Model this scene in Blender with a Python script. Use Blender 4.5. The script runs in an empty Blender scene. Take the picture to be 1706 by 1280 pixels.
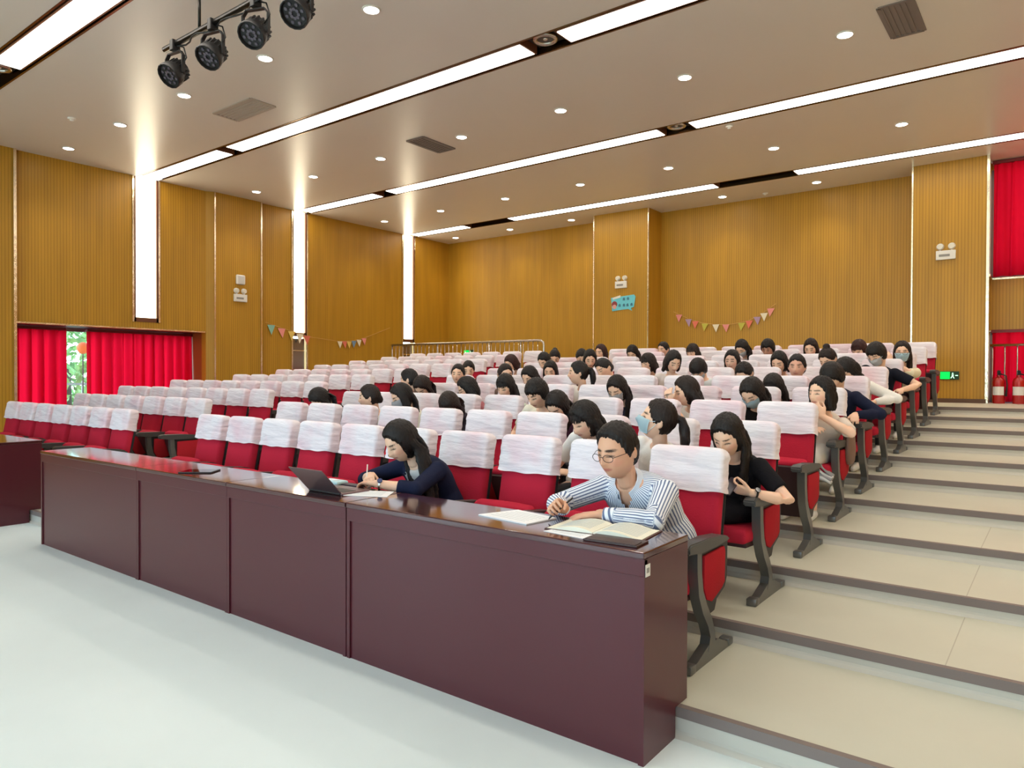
import bpy, bmesh, math, random
import numpy as np
from mathutils import Vector, Matrix, Quaternion, noise

random.seed(7)
S = bpy.context.scene
COL = S.collection
PI = math.pi

# ------------------------------------------------------------------ camera
FW = Vector((-0.60896105, 0.7931182, -0.01139975))
RT = Vector((0.79314059, 0.60902854, 0.00349977))
UP = RT.cross(FW)
CAM_Z = 1.5675
cam = bpy.data.cameras.new('camera')
cam.sensor_fit = 'HORIZONTAL'
cam.sensor_width = 36.0
cam.lens = 1193.8 / 1706 * 36.0
cam.clip_end = 300
cam_ob = bpy.data.objects.new('camera', cam)
COL.objects.link(cam_ob)
M = Matrix((RT, UP, -FW)).transposed().to_4x4()
M.translation = (0, 0, CAM_Z)
cam_ob.matrix_world = M
S.camera = cam_ob

# ------------------------------------------------------------------ view / world
S.view_settings.view_transform = 'Standard'
S.view_settings.look = 'None'
S.view_settings.gamma = 1.0
S.view_settings.use_curve_mapping = False
S.view_settings.exposure = 0.14
S.cycles.max_bounces = 8
S.cycles.diffuse_bounces = 5
S.cycles.glossy_bounces = 4
S.cycles.transmission_bounces = 4
S.cycles.caustics_reflective = False
S.cycles.caustics_refractive = False
S.cycles.sample_clamp_indirect = 6.0

STRIP_E = 8.2      # ceiling strip emission
COLUMN_E = 8.0     # wall column emission
DOWN_W = 50.0       # each downlight, watt
SKY_E = 38.0

world = bpy.data.worlds.new('sky')
S.world = world
world.use_nodes = True
wn = world.node_tree
wn.nodes.clear()
wo = wn.nodes.new('ShaderNodeOutputWorld')
wb = wn.nodes.new('ShaderNodeBackground')
sky = wn.nodes.new('ShaderNodeTexSky')
sky.sky_type = 'HOSEK_WILKIE'
sky.sun_direction = (-0.55, -0.6, 0.58)
sky.turbidity = 2.6
sky.ground_albedo = 0.35
wb.inputs['Strength'].default_value = SKY_E
wn.links.new(sky.outputs[0], wb.inputs[0])
wn.links.new(wb.outputs[0], wo.inputs[0])


# ------------------------------------------------------------------ helpers: colour, materials
def lin(r, g, b):
    f = lambda c: (c / 255 / 12.92) if c / 255 <= 0.04045 else ((c / 255 + 0.055) / 1.055) ** 2.4
    return (f(r), f(g), f(b), 1.0)


MATS = {}


def mat(name, rgb, rough=0.5, metal=0.0, spec=0.5, noise_amt=0.0, noise_scale=8.0, bump=0.0, bump_scale=40.0, stretch=None, emit=None, coat=0.0, alpha=None, sheen=0.0):
    if name in MATS:
        return MATS[name]
    m = bpy.data.materials.new(name)
    m.use_nodes = True
    nt = m.node_tree
    b = nt.nodes['Principled BSDF']
    c = lin(*rgb)
    b.inputs['Base Color'].default_value = c
    b.inputs['Roughness'].default_value = rough
    b.inputs['Metallic'].default_value = metal
    b.inputs['Specular IOR Level'].default_value = spec
    b.inputs['Coat Weight'].default_value = coat
    b.inputs['Coat Roughness'].default_value = 0.08
    b.inputs['Sheen Weight'].default_value = sheen
    if emit:
        b.inputs['Emission Color'].default_value = c
        b.inputs['Emission Strength'].default_value = emit
    if noise_amt or bump:
        tc = nt.nodes.new('ShaderNodeTexCoord')
        mp = nt.nodes.new('ShaderNodeMapping')
        nt.links.new(tc.outputs['Object'], mp.inputs[0])
        if stretch:
            mp.inputs['Scale'].default_value = stretch
    if noise_amt:
        n = nt.nodes.new('ShaderNodeTexNoise')
        n.inputs['Scale'].default_value = noise_scale
        n.inputs['Detail'].default_value = 4
        nt.links.new(mp.outputs[0], n.inputs[0])
        r = nt.nodes.new('ShaderNodeMapRange')
        r.inputs[1].default_value = 0.3
        r.inputs[2].default_value = 0.7
        r.inputs[3].default_value = 1 - noise_amt
        r.inputs[4].default_value = 1 + noise_amt
        nt.links.new(n.outputs[0], r.inputs[0])
        mx = nt.nodes.new('ShaderNodeMix')
        mx.data_type = 'RGBA'
        mx.blend_type = 'MULTIPLY'
        mx.inputs[0].default_value = 1
        mx.inputs[6].default_value = c
        nt.links.new(r.outputs[0], mx.inputs[7])
        nt.links.new(mx.outputs[2], b.inputs['Base Color'])
    if bump:
        n2 = nt.nodes.new('ShaderNodeTexNoise')
        n2.inputs['Scale'].default_value = bump_scale
        n2.inputs['Detail'].default_value = 3
        nt.links.new(mp.outputs[0], n2.inputs[0])
        bp = nt.nodes.new('ShaderNodeBump')
        bp.inputs['Strength'].default_value = bump
        bp.inputs['Distance'].default_value = 0.02
        nt.links.new(n2.outputs[0], bp.inputs['Height'])
        nt.links.new(bp.outputs[0], b.inputs['Normal'])
    MATS[name] = m
    return m


def emat(name, rgb, strength):
    if name in MATS:
        return MATS[name]
    m = bpy.data.materials.new(name)
    m.use_nodes = True
    nt = m.node_tree
    nt.nodes.clear()
    o = nt.nodes.new('ShaderNodeOutputMaterial')
    e = nt.nodes.new('ShaderNodeEmission')
    e.inputs[0].default_value = lin(*rgb)
    e.inputs[1].default_value = strength
    nt.links.new(e.outputs[0], o.inputs[0])
    MATS[name] = m
    return m


def panel_mat():
    """ochre acoustic boards with fine vertical grooves"""
    m = mat('ochre_grooved_board', (187, 138, 39), rough=0.42, spec=0.4)
    nt = m.node_tree
    b = nt.nodes['Principled BSDF']
    tc = nt.nodes.new('ShaderNodeTexCoord')
    sx = nt.nodes.new('ShaderNodeSeparateXYZ')
    nt.links.new(tc.outputs['Object'], sx.inputs[0])
    ad = nt.nodes.new('ShaderNodeMath')
    ad.operation = 'ADD'
    nt.links.new(sx.outputs[0], ad.inputs[0])
    nt.links.new(sx.outputs[1], ad.inputs[1])
    ml = nt.nodes.new('ShaderNodeMath')
    ml.operation = 'MULTIPLY'
    ml.inputs[1].default_value = 1 / 0.048
    nt.links.new(ad.outputs[0], ml.inputs[0])
    fr = nt.nodes.new('ShaderNodeMath')
    fr.operation = 'FRACT'
    nt.links.new(ml.outputs[0], fr.inputs[0])
    rp = nt.nodes.new('ShaderNodeValToRGB')
    e = rp.color_ramp.elements
    e[0].position = 0.0
    e[0].color = (0.74, 0.72, 0.69, 1)
    e[1].position = 0.32
    e[1].color = (1, 1, 1, 1)
    e2 = rp.color_ramp.elements.new(0.22)
    e2.color = (0.78, 0.76, 0.73, 1)
    nt.links.new(fr.outputs[0], rp.inputs[0])
    n = nt.nodes.new('ShaderNodeTexNoise')
    n.inputs['Scale'].default_value = 1.3
    n.inputs['Detail'].default_value = 5
    mp = nt.nodes.new('ShaderNodeMapping')
    mp.inputs['Scale'].default_value = (6, 6, 0.5)
    nt.links.new(tc.outputs['Object'], mp.inputs[0])
    nt.links.new(mp.outputs[0], n.inputs[0])
    r = nt.nodes.new('ShaderNodeMapRange')
    r.inputs[1].default_value = 0.3
    r.inputs[2].default_value = 0.7
    r.inputs[3].default_value = 0.88
    r.inputs[4].default_value = 1.08
    nt.links.new(n.outputs[0], r.inputs[0])
    m1 = nt.nodes.new('ShaderNodeMix')
    m1.data_type = 'RGBA'
    m1.blend_type = 'MULTIPLY'
    m1.inputs[0].default_value = 1
    m1.inputs[6].default_value = lin(187, 138, 39)
    nt.links.new(rp.outputs[0], m1.inputs[7])
    m2 = nt.nodes.new('ShaderNodeMix')
    m2.data_type = 'RGBA'
    m2.blend_type = 'MULTIPLY'
    m2.inputs[0].default_value = 1
    nt.links.new(m1.outputs[2], m2.inputs[6])
    nt.links.new(r.outputs[0], m2.inputs[7])
    nt.links.new(m2.outputs[2], b.inputs['Base Color'])
    bp = nt.nodes.new('ShaderNodeBump')
    bp.inputs['Strength'].default_value = 0.35
    bp.inputs['Distance'].default_value = 0.004
    nt.links.new(rp.outputs[0], bp.inputs['Height'])
    nt.links.new(bp.outputs[0], b.inputs['Normal'])
    return m


def cloth_mat(name, rgb, tint_rgb=None, translucent=0.0, rough=0.9, bump=0.25, bscale=30.0):
    """woven cloth, optionally letting some light through, with a soft second tone"""
    if name in MATS:
        return MATS[name]
    m = mat(name, rgb, rough=rough, spec=0.15, bump=bump, bump_scale=bscale, noise_amt=0.03, noise_scale=5)
    nt = m.node_tree
    b = nt.nodes['Principled BSDF']
    if tint_rgb:
        n = nt.nodes.new('ShaderNodeTexNoise')
        n.inputs['Scale'].default_value = 3.2
        n.inputs['Detail'].default_value = 2
        tc = nt.nodes.new('ShaderNodeTexCoord')
        oi = nt.nodes.new('ShaderNodeObjectInfo')
        av = nt.nodes.new('ShaderNodeVectorMath')
        av.operation = 'ADD'
        nt.links.new(tc.outputs['Object'], av.inputs[0])
        nt.links.new(oi.outputs['Location'], av.inputs[1])
        nt.links.new(av.outputs[0], n.inputs[0])
        r = nt.nodes.new('ShaderNodeMapRange')
        r.inputs[1].default_value = 0.46
        r.inputs[2].default_value = 0.72
        nt.links.new(n.outputs[0], r.inputs[0])
        mx = nt.nodes.new('ShaderNodeMix')
        mx.data_type = 'RGBA'
        mx.inputs[6].default_value = lin(*rgb)
        mx.inputs[7].default_value = lin(*tint_rgb)
        nt.links.new(r.outputs[0], mx.inputs[0])
        nt.links.new(mx.outputs[2], b.inputs['Base Color'])
    if translucent:
        o = nt.nodes['Material Output']
        t = nt.nodes.new('ShaderNodeBsdfTranslucent')
        t.inputs[0].default_value = lin(*rgb)
        ms = nt.nodes.new('ShaderNodeMixShader')
        ms.inputs[0].default_value = translucent
        nt.links.new(b.outputs[0], ms.inputs[1])
        nt.links.new(t.outputs[0], ms.inputs[2])
        nt.links.new(ms.outputs[0], o.inputs[0])
    return m


# ------------------------------------------------------------------ helpers: meshes and objects
def bx(bm, x0, x1, y0, y1, z0, z1, bev=0.0, seg=2):
    r = bmesh.ops.create_cube(bm, size=1.0)
    vs = r['verts']
    for v in vs:
        v.co = Vector(((x0 + x1) / 2 + v.co.x * (x1 - x0), (y0 + y1) / 2 + v.co.y * (y1 - y0), (z0 + z1) / 2 + v.co.z * (z1 - z0)))
    if bev:
        es = list({e for v in vs for e in v.link_edges})
        r = bmesh.ops.bevel(bm, geom=es, offset=bev, segments=seg, affect='EDGES', profile=0.5)
        return list({v for f in r['faces'] for v in f.verts})
    return vs


def ring_loft(bm, rings, cap=True, closed=True):
    """rings: list of equal-length point lists"""
    vr = [[bm.verts.new(p) for p in r] for r in rings]
    n = len(vr[0])
    for a, b in zip(vr, vr[1:]):
        for i in range(n if closed else n - 1):
            j = (i + 1) % n
            try:
                bm.faces.new((a[i], a[j], b[j], b[i]))
            except ValueError:
                pass
    if cap and closed:
        bm.faces.new(vr[0][::-1])
        bm.faces.new(vr[-1])
    return vr


def frames(pts):
    pts = [Vector(p) for p in pts]
    t = []
    for i in range(len(pts)):
        a = pts[max(i - 1, 0)]
        b = pts[min(i + 1, len(pts) - 1)]
        d = b - a
        t.append(d.normalized() if d.length > 1e-9 else Vector((0, 0, 1)))
    ref = Vector((0, 0, 1)) if abs(t[0].z) < 0.9 else Vector((0, 1, 0))
    u = t[0].cross(ref).normalized()
    out = []
    for i, d in enumerate(t):
        u = (u - d * u.dot(d))
        u = u.normalized() if u.length > 1e-6 else d.orthogonal().normalized()
        out.append((pts[i], u, d.cross(u).normalized(), d))
    return out


def tube(bm, pts, radii, n=12, cap=True, round_ends=False):
    if not hasattr(radii, '__len__'):
        radii = [radii] * len(pts)
    pts = [Vector(p) for p in pts]
    radii = list(radii)
    if round_ends:
        d0 = (pts[0] - pts[1]).normalized()
        d1 = (pts[-1] - pts[-2]).normalized()
        r0, r1 = radii[0], radii[-1]
        pts = [pts[0] + d0 * r0 * 0.95, pts[0] + d0 * r0 * 0.6] + pts + [pts[-1] + d1 * r1 * 0.6, pts[-1] + d1 * r1 * 0.95]
        radii = [r0 * 0.3, r0 * 0.8] + radii + [r1 * 0.8, r1 * 0.3]
    rings = []
    for (p, u, w, d), r in zip(frames(pts), radii):
        rings.append([p + (u * math.cos(2 * PI * k / n) + w * math.sin(2 * PI * k / n)) * r for k in range(n)])
    return ring_loft(bm, rings, cap)


def ellipsoid(bm, c, r, rot=None, seg=20, rin=14):
    q = bmesh.ops.create_uvsphere(bm, u_segments=seg, v_segments=rin, radius=1.0)
    c = Vector(c)
    for v in q['verts']:
        p = Vector((v.co.x * r[0], v.co.y * r[1], v.co.z * r[2]))
        if rot is not None:
            p = rot @ p
        v.co = p + c
    return q['verts']


def disc(bm, c, r, n=20, axis='Z', h=0.01, r2=None):
    c = Vector(c)
    r2 = r if r2 is None else r2
    ax = {'X': (Vector((0, 1, 0)), Vector((0, 0, 1)), Vector((1, 0, 0))), 'Y': (Vector((1, 0, 0)), Vector((0, 0, 1)), Vector((0, 1, 0))), 'Z': (Vector((1, 0, 0)), Vector((0, 1, 0)), Vector((0, 0, 1)))}[axis]
    rings = []
    for t, rr in ((-0.5, r), (0.5, r2)):
        rings.append([c + ax[2] * h * t + (ax[0] * math.cos(2 * PI * k / n) + ax[1] * math.sin(2 * PI * k / n)) * rr for k in range(n)])
    return ring_loft(bm, rings)


def ringtube(bm, c, R, r, axis='Z', n=24, m=8):
    """torus"""
    c = Vector(c)
    ax = {'X': (Vector((0, 1, 0)), Vector((0, 0, 1)), Vector((1, 0, 0))), 'Y': (Vector((1, 0, 0)), Vector((0, 0, 1)), Vector((0, 1, 0))), 'Z': (Vector((1, 0, 0)), Vector((0, 1, 0)), Vector((0, 0, 1)))}[axis]
    rings = []
    for k in range(n + 1):
        a = 2 * PI * k / n
        d = ax[0] * math.cos(a) + ax[1] * math.sin(a)
        rings.append([c + d * (R + r * math.cos(2 * PI * j / m)) + ax[2] * r * math.sin(2 * PI * j / m) for j in range(m)])
    ring_loft(bm, rings, cap=False)


def prism(bm, poly, axis, a, b):
    """extrude a 2-D outline along an axis between a and b"""
    f = {'X': lambda p, t: (t, p[0], p[1]), 'Y': lambda p, t: (p[0], t, p[1]), 'Z': lambda p, t: (p[0], p[1], t)}[axis]
    ring_loft(bm, [[Vector(f(p, a)) for p in poly], [Vector(f(p, b)) for p in poly]])


def to_mesh(name, bm, m, smooth=False, angle=None):
    bmesh.ops.recalc_face_normals(bm, faces=bm.faces)
    me = bpy.data.meshes.new(name)
    bm.to_mesh(me)
    bm.free()
    if m is not None:
        for k in (m if isinstance(m, (list, tuple)) else [m]):
            me.materials.append(k)
    if smooth:
        me.polygons.foreach_set('use_smooth', [True] * len(me.polygons))
        if angle:
            me.set_sharp_from_angle(angle=math.radians(angle))
    return me


def link(name, me, parent=None, loc=None, rot=None):
    o = bpy.data.objects.new(name, me)
    COL.objects.link(o)
    if parent:
        o.parent = parent
    if loc is not None:
        o.location = loc
    if rot is not None:
        o.rotation_euler = rot
    return o


def obj(name, bm, m, parent=None, loc=None, smooth=False, angle=None, rot=None):
    return link(name, to_mesh(name, bm, m, smooth, angle), parent, loc, rot)


def tag(o, label, cat=None, group=None, kind=None):
    if label:
        o['label'] = label
    if cat:
        o['category'] = cat
    if group:
        o['group'] = group
    if kind:
        o['kind'] = kind
    return o


def thing(name, label, cat, loc=(0, 0, 0), group=None, kind=None):
    o = bpy.data.objects.new(name, None)
    COL.objects.link(o)
    o.location = loc
    o.empty_display_size = 0.1
    return tag(o, label, cat, group, kind)


def B():
    return bmesh.new()


def boxobj(name, m, x0, x1, y0, y1, z0, z1, parent=None, bev=0.0, kind=None, label=None, loc=None):
    bm = B()
    bx(bm, x0, x1, y0, y1, z0, z1, bev)
    o = obj(name, bm, m, parent, loc)
    if kind:
        o['kind'] = kind
    if label:
        o['label'] = label
    return o


# ------------------------------------------------------------------ dimensions of the hall
H = 5.24                       # ceiling height
XL, XR = -13.62, 5.3           # side walls
YF, YB = -5.0, 14.82           # wall behind the stage side, back wall
N1, PITCH, RISE, Z1 = 2.899, 0.912, 0.101, 0.128   # first nosing, tread depth, riser, first step height
STRIPS = [-0.29, 3.124, 6.521, 9.946, 13.357]


def step_z(k):
    return Z1 + RISE * (k - 1)


M_PANEL = panel_mat()
M_FLOOR = mat('pale_grey_vinyl', (230, 240, 239), rough=0.38, spec=0.35, noise_amt=0.035, noise_scale=0.9)
M_STEP = mat('beige_vinyl', (200, 197, 178), rough=0.42, spec=0.35, noise_amt=0.05, noise_scale=1.1)
M_RISER = mat('grey_vinyl_riser', (196, 190, 176), rough=0.5, spec=0.3, noise_amt=0.05, noise_scale=2)
M_NOSE = mat('brown_grey_nosing', (126, 112, 105), rough=0.55, spec=0.3)
M_CEIL = mat('satin_ceiling_paint', (221, 214, 206), rough=0.3, spec=0.4, noise_amt=0.015, noise_scale=0.5)
M_CREAM = mat('cream_plaster', (225, 218, 205), rough=0.7)
M_CHROME = mat('polished_trim', (240, 226, 196), rough=0.24, metal=1.0, bump=0.35, bump_scale=9, stretch=(1, 1, 0.7))
M_STEEL = mat('brushed_steel', (196, 190, 182), rough=0.25, metal=1.0)
M_BROWNMET = mat('bronze_channel', (120, 92, 66), rough=0.25, metal=1.0)
M_BROWNWOOD = mat('brown_lamp_frame', (112, 66, 44), rough=0.3, spec=0.5)
M_DARK = mat('dark_gap', (38, 30, 28), rough=0.6)
M_REDCURT = cloth_mat('red_curtain', (232, 16, 44), translucent=0.72, bump=0.1)
M_WHITEPL = mat('white_plastic', (232, 228, 220), rough=0.4)
M_STRIP = emat('strip_light', (255, 246, 232), STRIP_E)
M_COLUMN = emat('column_light', (255, 240, 206), COLUMN_E)
M_DOWN = emat('downlight_glow', (255, 246, 236), 25.0)

# ------------------------------------------------------------------ floor and stepped seating
floor = boxobj('floor', M_FLOOR, XL - 1.2, XR, YF, N1 + 0.02, -0.15, 0.0, kind='structure', label='pale grey vinyl floor in front of the desks')
NSTEP = 11
for k in range(1, NSTEP + 1):
    y0 = N1 + (k - 1) * PITCH
    y1 = N1 + k * PITCH if k < NSTEP else YB + 0.1
    z = step_z(k)
    bm = B()
    bx(bm, XL - 1.2, XR, y0 + 0.006, y1 + 0.006, -0.15, z)
    tr = obj('tread', bm, [M_STEP, M_RISER], floor)
    for p in tr.data.polygons:
        if p.normal.y < -0.5:
            p.material_index = 1
    bm = B()
    prism(bm, [(y0, z - 0.042), (y0 + 0.006, z - 0.042), (y0 + 0.0061, z), (y0 + 0.035, z), (y0 + 0.035, z + 0.004), (y0, z + 0.004)], 'X', XL - 1.2, XR)
    obj('nosing', bm, M_NOSE, tr)
    bm = B()
    zb = z - RISE if k > 1 else 0.0
    prism(bm, [(y0 - 0.02, zb), (y0 + 0.006, zb), (y0 + 0.006, zb + 0.028), (y0, zb + 0.018)], 'X', XL - 1.2, XR)
    obj('cove_strip', bm, M_RISER, tr)
    if k in (2, 3, 4):
        boxobj('seam_line', mat('seam_grey', (178, 172, 154), rough=0.6), -0.42, -0.415, y0 + 0.04, y1 - 0.03, z, z + 0.0006, tr)

# ------------------------------------------------------------------ ceiling: slabs between the light channels
ceiling = thing('ceiling', 'taupe satin ceiling with recessed light channels', None, (0, 0, 0), kind='structure')
HALF = 0.2
edges = [YF] + [v for y in STRIPS for v in (y - HALF, y + HALF)] + [YB + 0.2]
for a, b in zip(edges[::2], edges[1::2]):
    boxobj('ceiling_panel', M_CEIL, XL - 0.2, XR + 0.2, a, b, H, H + 0.12, ceiling)
for y in STRIPS:
    bm = B()
    bx(bm, XL - 0.2, XR + 0.2, y - HALF, y + HALF, H + 0.16, H + 0.2)
    obj('channel_back', bm, M_DARK, ceiling)
    for s in (-1, 1):
        boxobj('channel_edge', M_BROWNMET, XL - 0.1, XR, y + s * HALF - 0.012, y + s * HALF + 0.012, H - 0.004, H + 0.16, ceiling)

SEGS = {3.124: [(-10.0, XR)], 6.521: [(-13.5, -11.0), (-10.72, -4.8), (-4.32, XR)], 9.946: [(-13.5, -11.1), (-10.72, -4.82), (-4.33, XR)],
        13.357: [(-13.5, -11.67), (-10.3, -5.32), (-3.84, XR)], -0.29: [(-10.0, XR)]}
ORD = {3.124: 'above the front desks', 6.521: 'second from the stage', 9.946: 'third from the stage', 13.357: 'nearest the back wall', -0.29: 'over the open stage floor'}
WHICH = {1: ['long run'], 3: ['short run by window wall', 'middle run', 'run over the aisle steps']}
for y, segs in SEGS.items():
    for i, (a, b) in enumerate(segs):
        t = thing('ceiling_light_strip', 'recessed white light strip, %s, in the channel %s' % (WHICH[len(segs)][i], ORD[y]), 'ceiling light', ((a + b) / 2, y, H), 'recessed ceiling light strips')
        w = (b - a) / 2
        boxobj('diffuser', M_STRIP, -w + 0.01, w - 0.01, -0.14, 0.14, -0.004, 0.008, t)
        bm = B()
        for s in (-1, 1):
            bx(bm, -w, w, s * 0.153 - 0.012, s * 0.153 + 0.012, 0.0, 0.16)
            bx(bm, s * w - 0.012, s * w + 0.012, -0.165, 0.165, 0.0, 0.16)
        obj('housing', bm, M_BROWNWOOD, t)


def round_speaker(x, y, label):
    t = thing('ceiling_speaker', label, 'speaker', (x, y, H), 'round ceiling speakers')
    bm = B()
    bx(bm, -0.2, 0.2, -0.17, 0.17, 0.07, 0.16)
    obj('backing', bm, M_DARK, t)
    bm = B()
    ringtube(bm, (0, 0, 0.05), 0.115, 0.03)
    obj('rim', bm, M_STEEL, t, smooth=True)
    bm = B()
    disc(bm, (0, 0, 0.055), 0.09, 24, h=0.02, r2=0.06)
    obj('grille', bm, mat('speaker_grille', (90, 84, 78), rough=0.5, metal=0.5), t)
    bm = B()
    ellipsoid(bm, (0, 0, 0.05), (0.03, 0.03, 0.025))
    obj('cap', bm, M_STEEL, t, smooth=True)


round_speaker(-4.56, 6.521, 'round speaker in the channel gap nearest the desks')
round_speaker(-4.575, 9.946, 'round speaker in the channel gap over the middle rows')
round_speaker(-10.25, 3.124, 'round speaker at the end of the front light strip')

# downlights
DX = [-12.836, -11.011, -9.185, -7.359, -5.534, -3.708, -1.882, -0.057, 1.769, 3.595]
DY = [4.869, 8.29, 11.709, 14.233]
rim_bm = B()
ringtube(rim_bm, (0, 0, -0.002), 0.084, 0.012, n=20, m=6)
rim_me = to_mesh('rim', rim_bm, M_WHITEPL, True)
gl_bm = B()
disc(gl_bm, (0, 0, -0.006), 0.074, 20, h=0.008)
gl_me = to_mesh('lens', gl_bm, M_DOWN)
ld = bpy.data.lights.new('downlight_beam', 'SPOT')
ld.energy = DOWN_W
ld.spot_size = math.radians(105)
ld.spot_blend = 0.9
ld.shadow_soft_size = 0.06
ld.color = (1.0, 0.93, 0.84)
ROWN = ['row nearest the stage', 'second row', 'third row', 'row along the back wall']
NTH = ['first', 'second', 'third', 'fourth', 'fifth', 'sixth', 'seventh', 'eighth', 'ninth', 'tenth', 'eleventh']
for j, y in enumerate(DY):
    for i, x in enumerate(DX):
        if j == 3 and i in (3, 6):
            continue
        t = thing('downlight', 'small round ceiling downlight, %s, %s from the window wall' % (ROWN[j], NTH[i]), 'downlight', (x, y, H), 'round ceiling downlights')
        link('rim', rim_me, t)
        link('lens', gl_me, t)
        l = link('beam', ld, t, (0, 0, -0.02))

# vents in the ceiling
def vent(x0, x1, y0, y1, m, label, lighter=False):
    t = thing('ceiling_vent', label, 'vent', ((x0 + x1) / 2, (y0 + y1) / 2, H), 'ceiling vents')
    w, d = (x1 - x0) / 2, (y1 - y0) / 2
    bm = B()
    for s in (-1, 1):
        bx(bm, -w, w, s * d - 0.02, s * d + 0.02, -0.012, -0.0005)
        bx(bm, s * w - 0.02, s * w + 0.02, -d, d, -0.012, -0.0005)
    obj('frame', bm, m, t)
    boxobj('backing', m, -w, w, -d, d, -0.003, -0.0006, t)
    bm = B()
    n = int(2 * w / 0.05) if not lighter else int(2 * d / 0.06)
    for i in range(n):
        if lighter:
            c = -d + (i + 0.5) * 2 * d / n
            bx(bm, -w, w, c - 0.012, c + 0.012, -0.01, -0.003)
        else:
            c = -w + (i + 0.5) * 2 * w / n
            bx(bm, c - 0.012, c + 0.012, -d, d, -0.01, -0.003)
    o = obj('louvre', bm, m, t)
    o['kind'] = 'stuff'


M_VENT = mat('grey_vent', (122, 112, 108), rough=0.6)
M_VENT2 = mat('pale_vent', (176, 164, 152), rough=0.5)
vent(-8.17, -7.82, 7.92, 8.64, M_VENT, 'dark grey louvred ceiling vent between second and third light strips')
vent(-1.49, -1.19, 7.9, 8.68, M_VENT, 'dark grey louvred ceiling vent above the aisle steps')
vent(-9.48, -8.57, 5.45, 5.82, M_VENT2, 'pale ceiling grille above the front rows by the window', True)
for i, (x, y, lb) in enumerate([(-11.3, 4.33, 'small white ceiling sensor near the window wall'), (-3.907, 10.3, 'small white ceiling sensor beside the third light strip'), (-4.75, 14.49, 'small white ceiling sensor close to the back wall')]):
    t = thing('smoke_detector', lb, 'smoke detector', (x, y, H), 'ceiling sensors')
    bm = B()
    disc(bm, (0, 0, -0.012), 0.05, 18, h=0.024, r2=0.055)
    obj('base', bm, M_WHITEPL, t)
    bm = B()
    ellipsoid(bm, (0, 0, -0.025), (0.03, 0.03, 0.02), seg=14, rin=8)
    obj('sensor', bm, M_WHITEPL, t, smooth=True)

# ------------------------------------------------------------------ walls
wall_left = thing('wall_left', 'ochre grooved board wall with window bay', None, kind='structure')
wall_back = thing('wall_back', 'ochre grooved board wall behind the last row', None, kind='structure')
boxobj('wall_right', M_PANEL, XR, XR + 0.2, YF, YB + 0.2, -0.1, H + 0.2, kind='structure', label='ochre wall beyond the aisle steps')
wall_front = thing('wall_front', 'pale wall with added daylight windows facing the seats', None, kind='structure')
ADDED_WIN = [(-11.6, -8.6), (-7.4, -4.4), (-3.2, -0.2), (1.0, 4.0)]  # openings for the added daylight windows
WZ0, WZ1 = 0.7, 3.9
boxobj('wall_board', M_CREAM, XL - 1.5, XR + 0.2, YF - 0.2, YF, -0.1, WZ0, wall_front)
boxobj('wall_board', M_CREAM, XL - 1.5, XR + 0.2, YF - 0.2, YF, WZ1, H + 0.2, wall_front)
fx = [XL - 1.5] + [v for w_ in ADDED_WIN for v in w_] + [XR + 0.2]
for p_, q_ in zip(fx[::2], fx[1::2]):
    boxobj('wall_board', M_CREAM, p_, q_, YF - 0.2, YF, WZ0, WZ1, wall_front)
WT = 0.16
HB = 2.42         # underside of the bulkhead above the window bay
BAY0, BAY1 = 4.35, 7.74
XW = -14.5        # window plane
# bays of the left wall
boxobj('wall_board', M_PANEL, XL - WT, XL + 0.06, YF, BAY0, -0.1, H + 0.1, wall_left)
boxobj('wall_board', M_PANEL, XL - WT, XL, BAY0, 6.24, HB, H + 0.1, wall_left)
boxobj('wall_board', M_PANEL, XL - WT, XL, 6.72, BAY1, HB, H + 0.1, wall_left)
boxobj('wall_board', M_PANEL, XL - WT, XL, 6.24, 6.72, HB, 2.55, wall_left)
bm = B()
prism(bm, [(XL - WT, 7.66), (XL, 7.66), (XL + 0.09, 7.8), (XL + 0.09, 8.86), (XL - WT, 8.86)], 'Z', -0.1, H + 0.1)
obj('pillar', bm, M_PANEL, wall_left)
boxobj('wall_board', M_PANEL, XL - WT, XL, 8.86, 9.68, -0.1, H + 0.1, wall_left)
boxobj('wall_board', M_PANEL, XL - WT, XL, 10.08, 13.04, -0.1, H + 0.1, wall_left)
boxobj('wall_board', M_PANEL, XL - WT, XL, 13.48, YB + 0.2, -0.1, H + 0.1, wall_left)
# bay: ceiling, ends, wall with window openings
boxobj('bay_soffit', M_BROWNWOOD, XW - 0.2, XL - WT, BAY0 - 0.1, BAY1 + 0.1, HB, HB + 0.1, wall_left)
M_REVEAL = mat('brown_reveal', (150, 88, 40), rough=0.5)
boxobj('bay_end', M_REVEAL, XW - 0.2, XL - 0.02, BAY1, BAY1 + 0.12, -0.1, HB + 0.02, wall_left)
boxobj('bay_end', M_REVEAL, XW - 0.2, XL - 0.02, BAY0 - 0.12, BAY0, -0.1, HB + 0.02, wall_left)
boxobj('bay_wall', M_CREAM, XW - 0.2, XW, BAY0 - 0.1, BAY1 + 0.1, -0.1, 0.55, wall_left)

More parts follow.
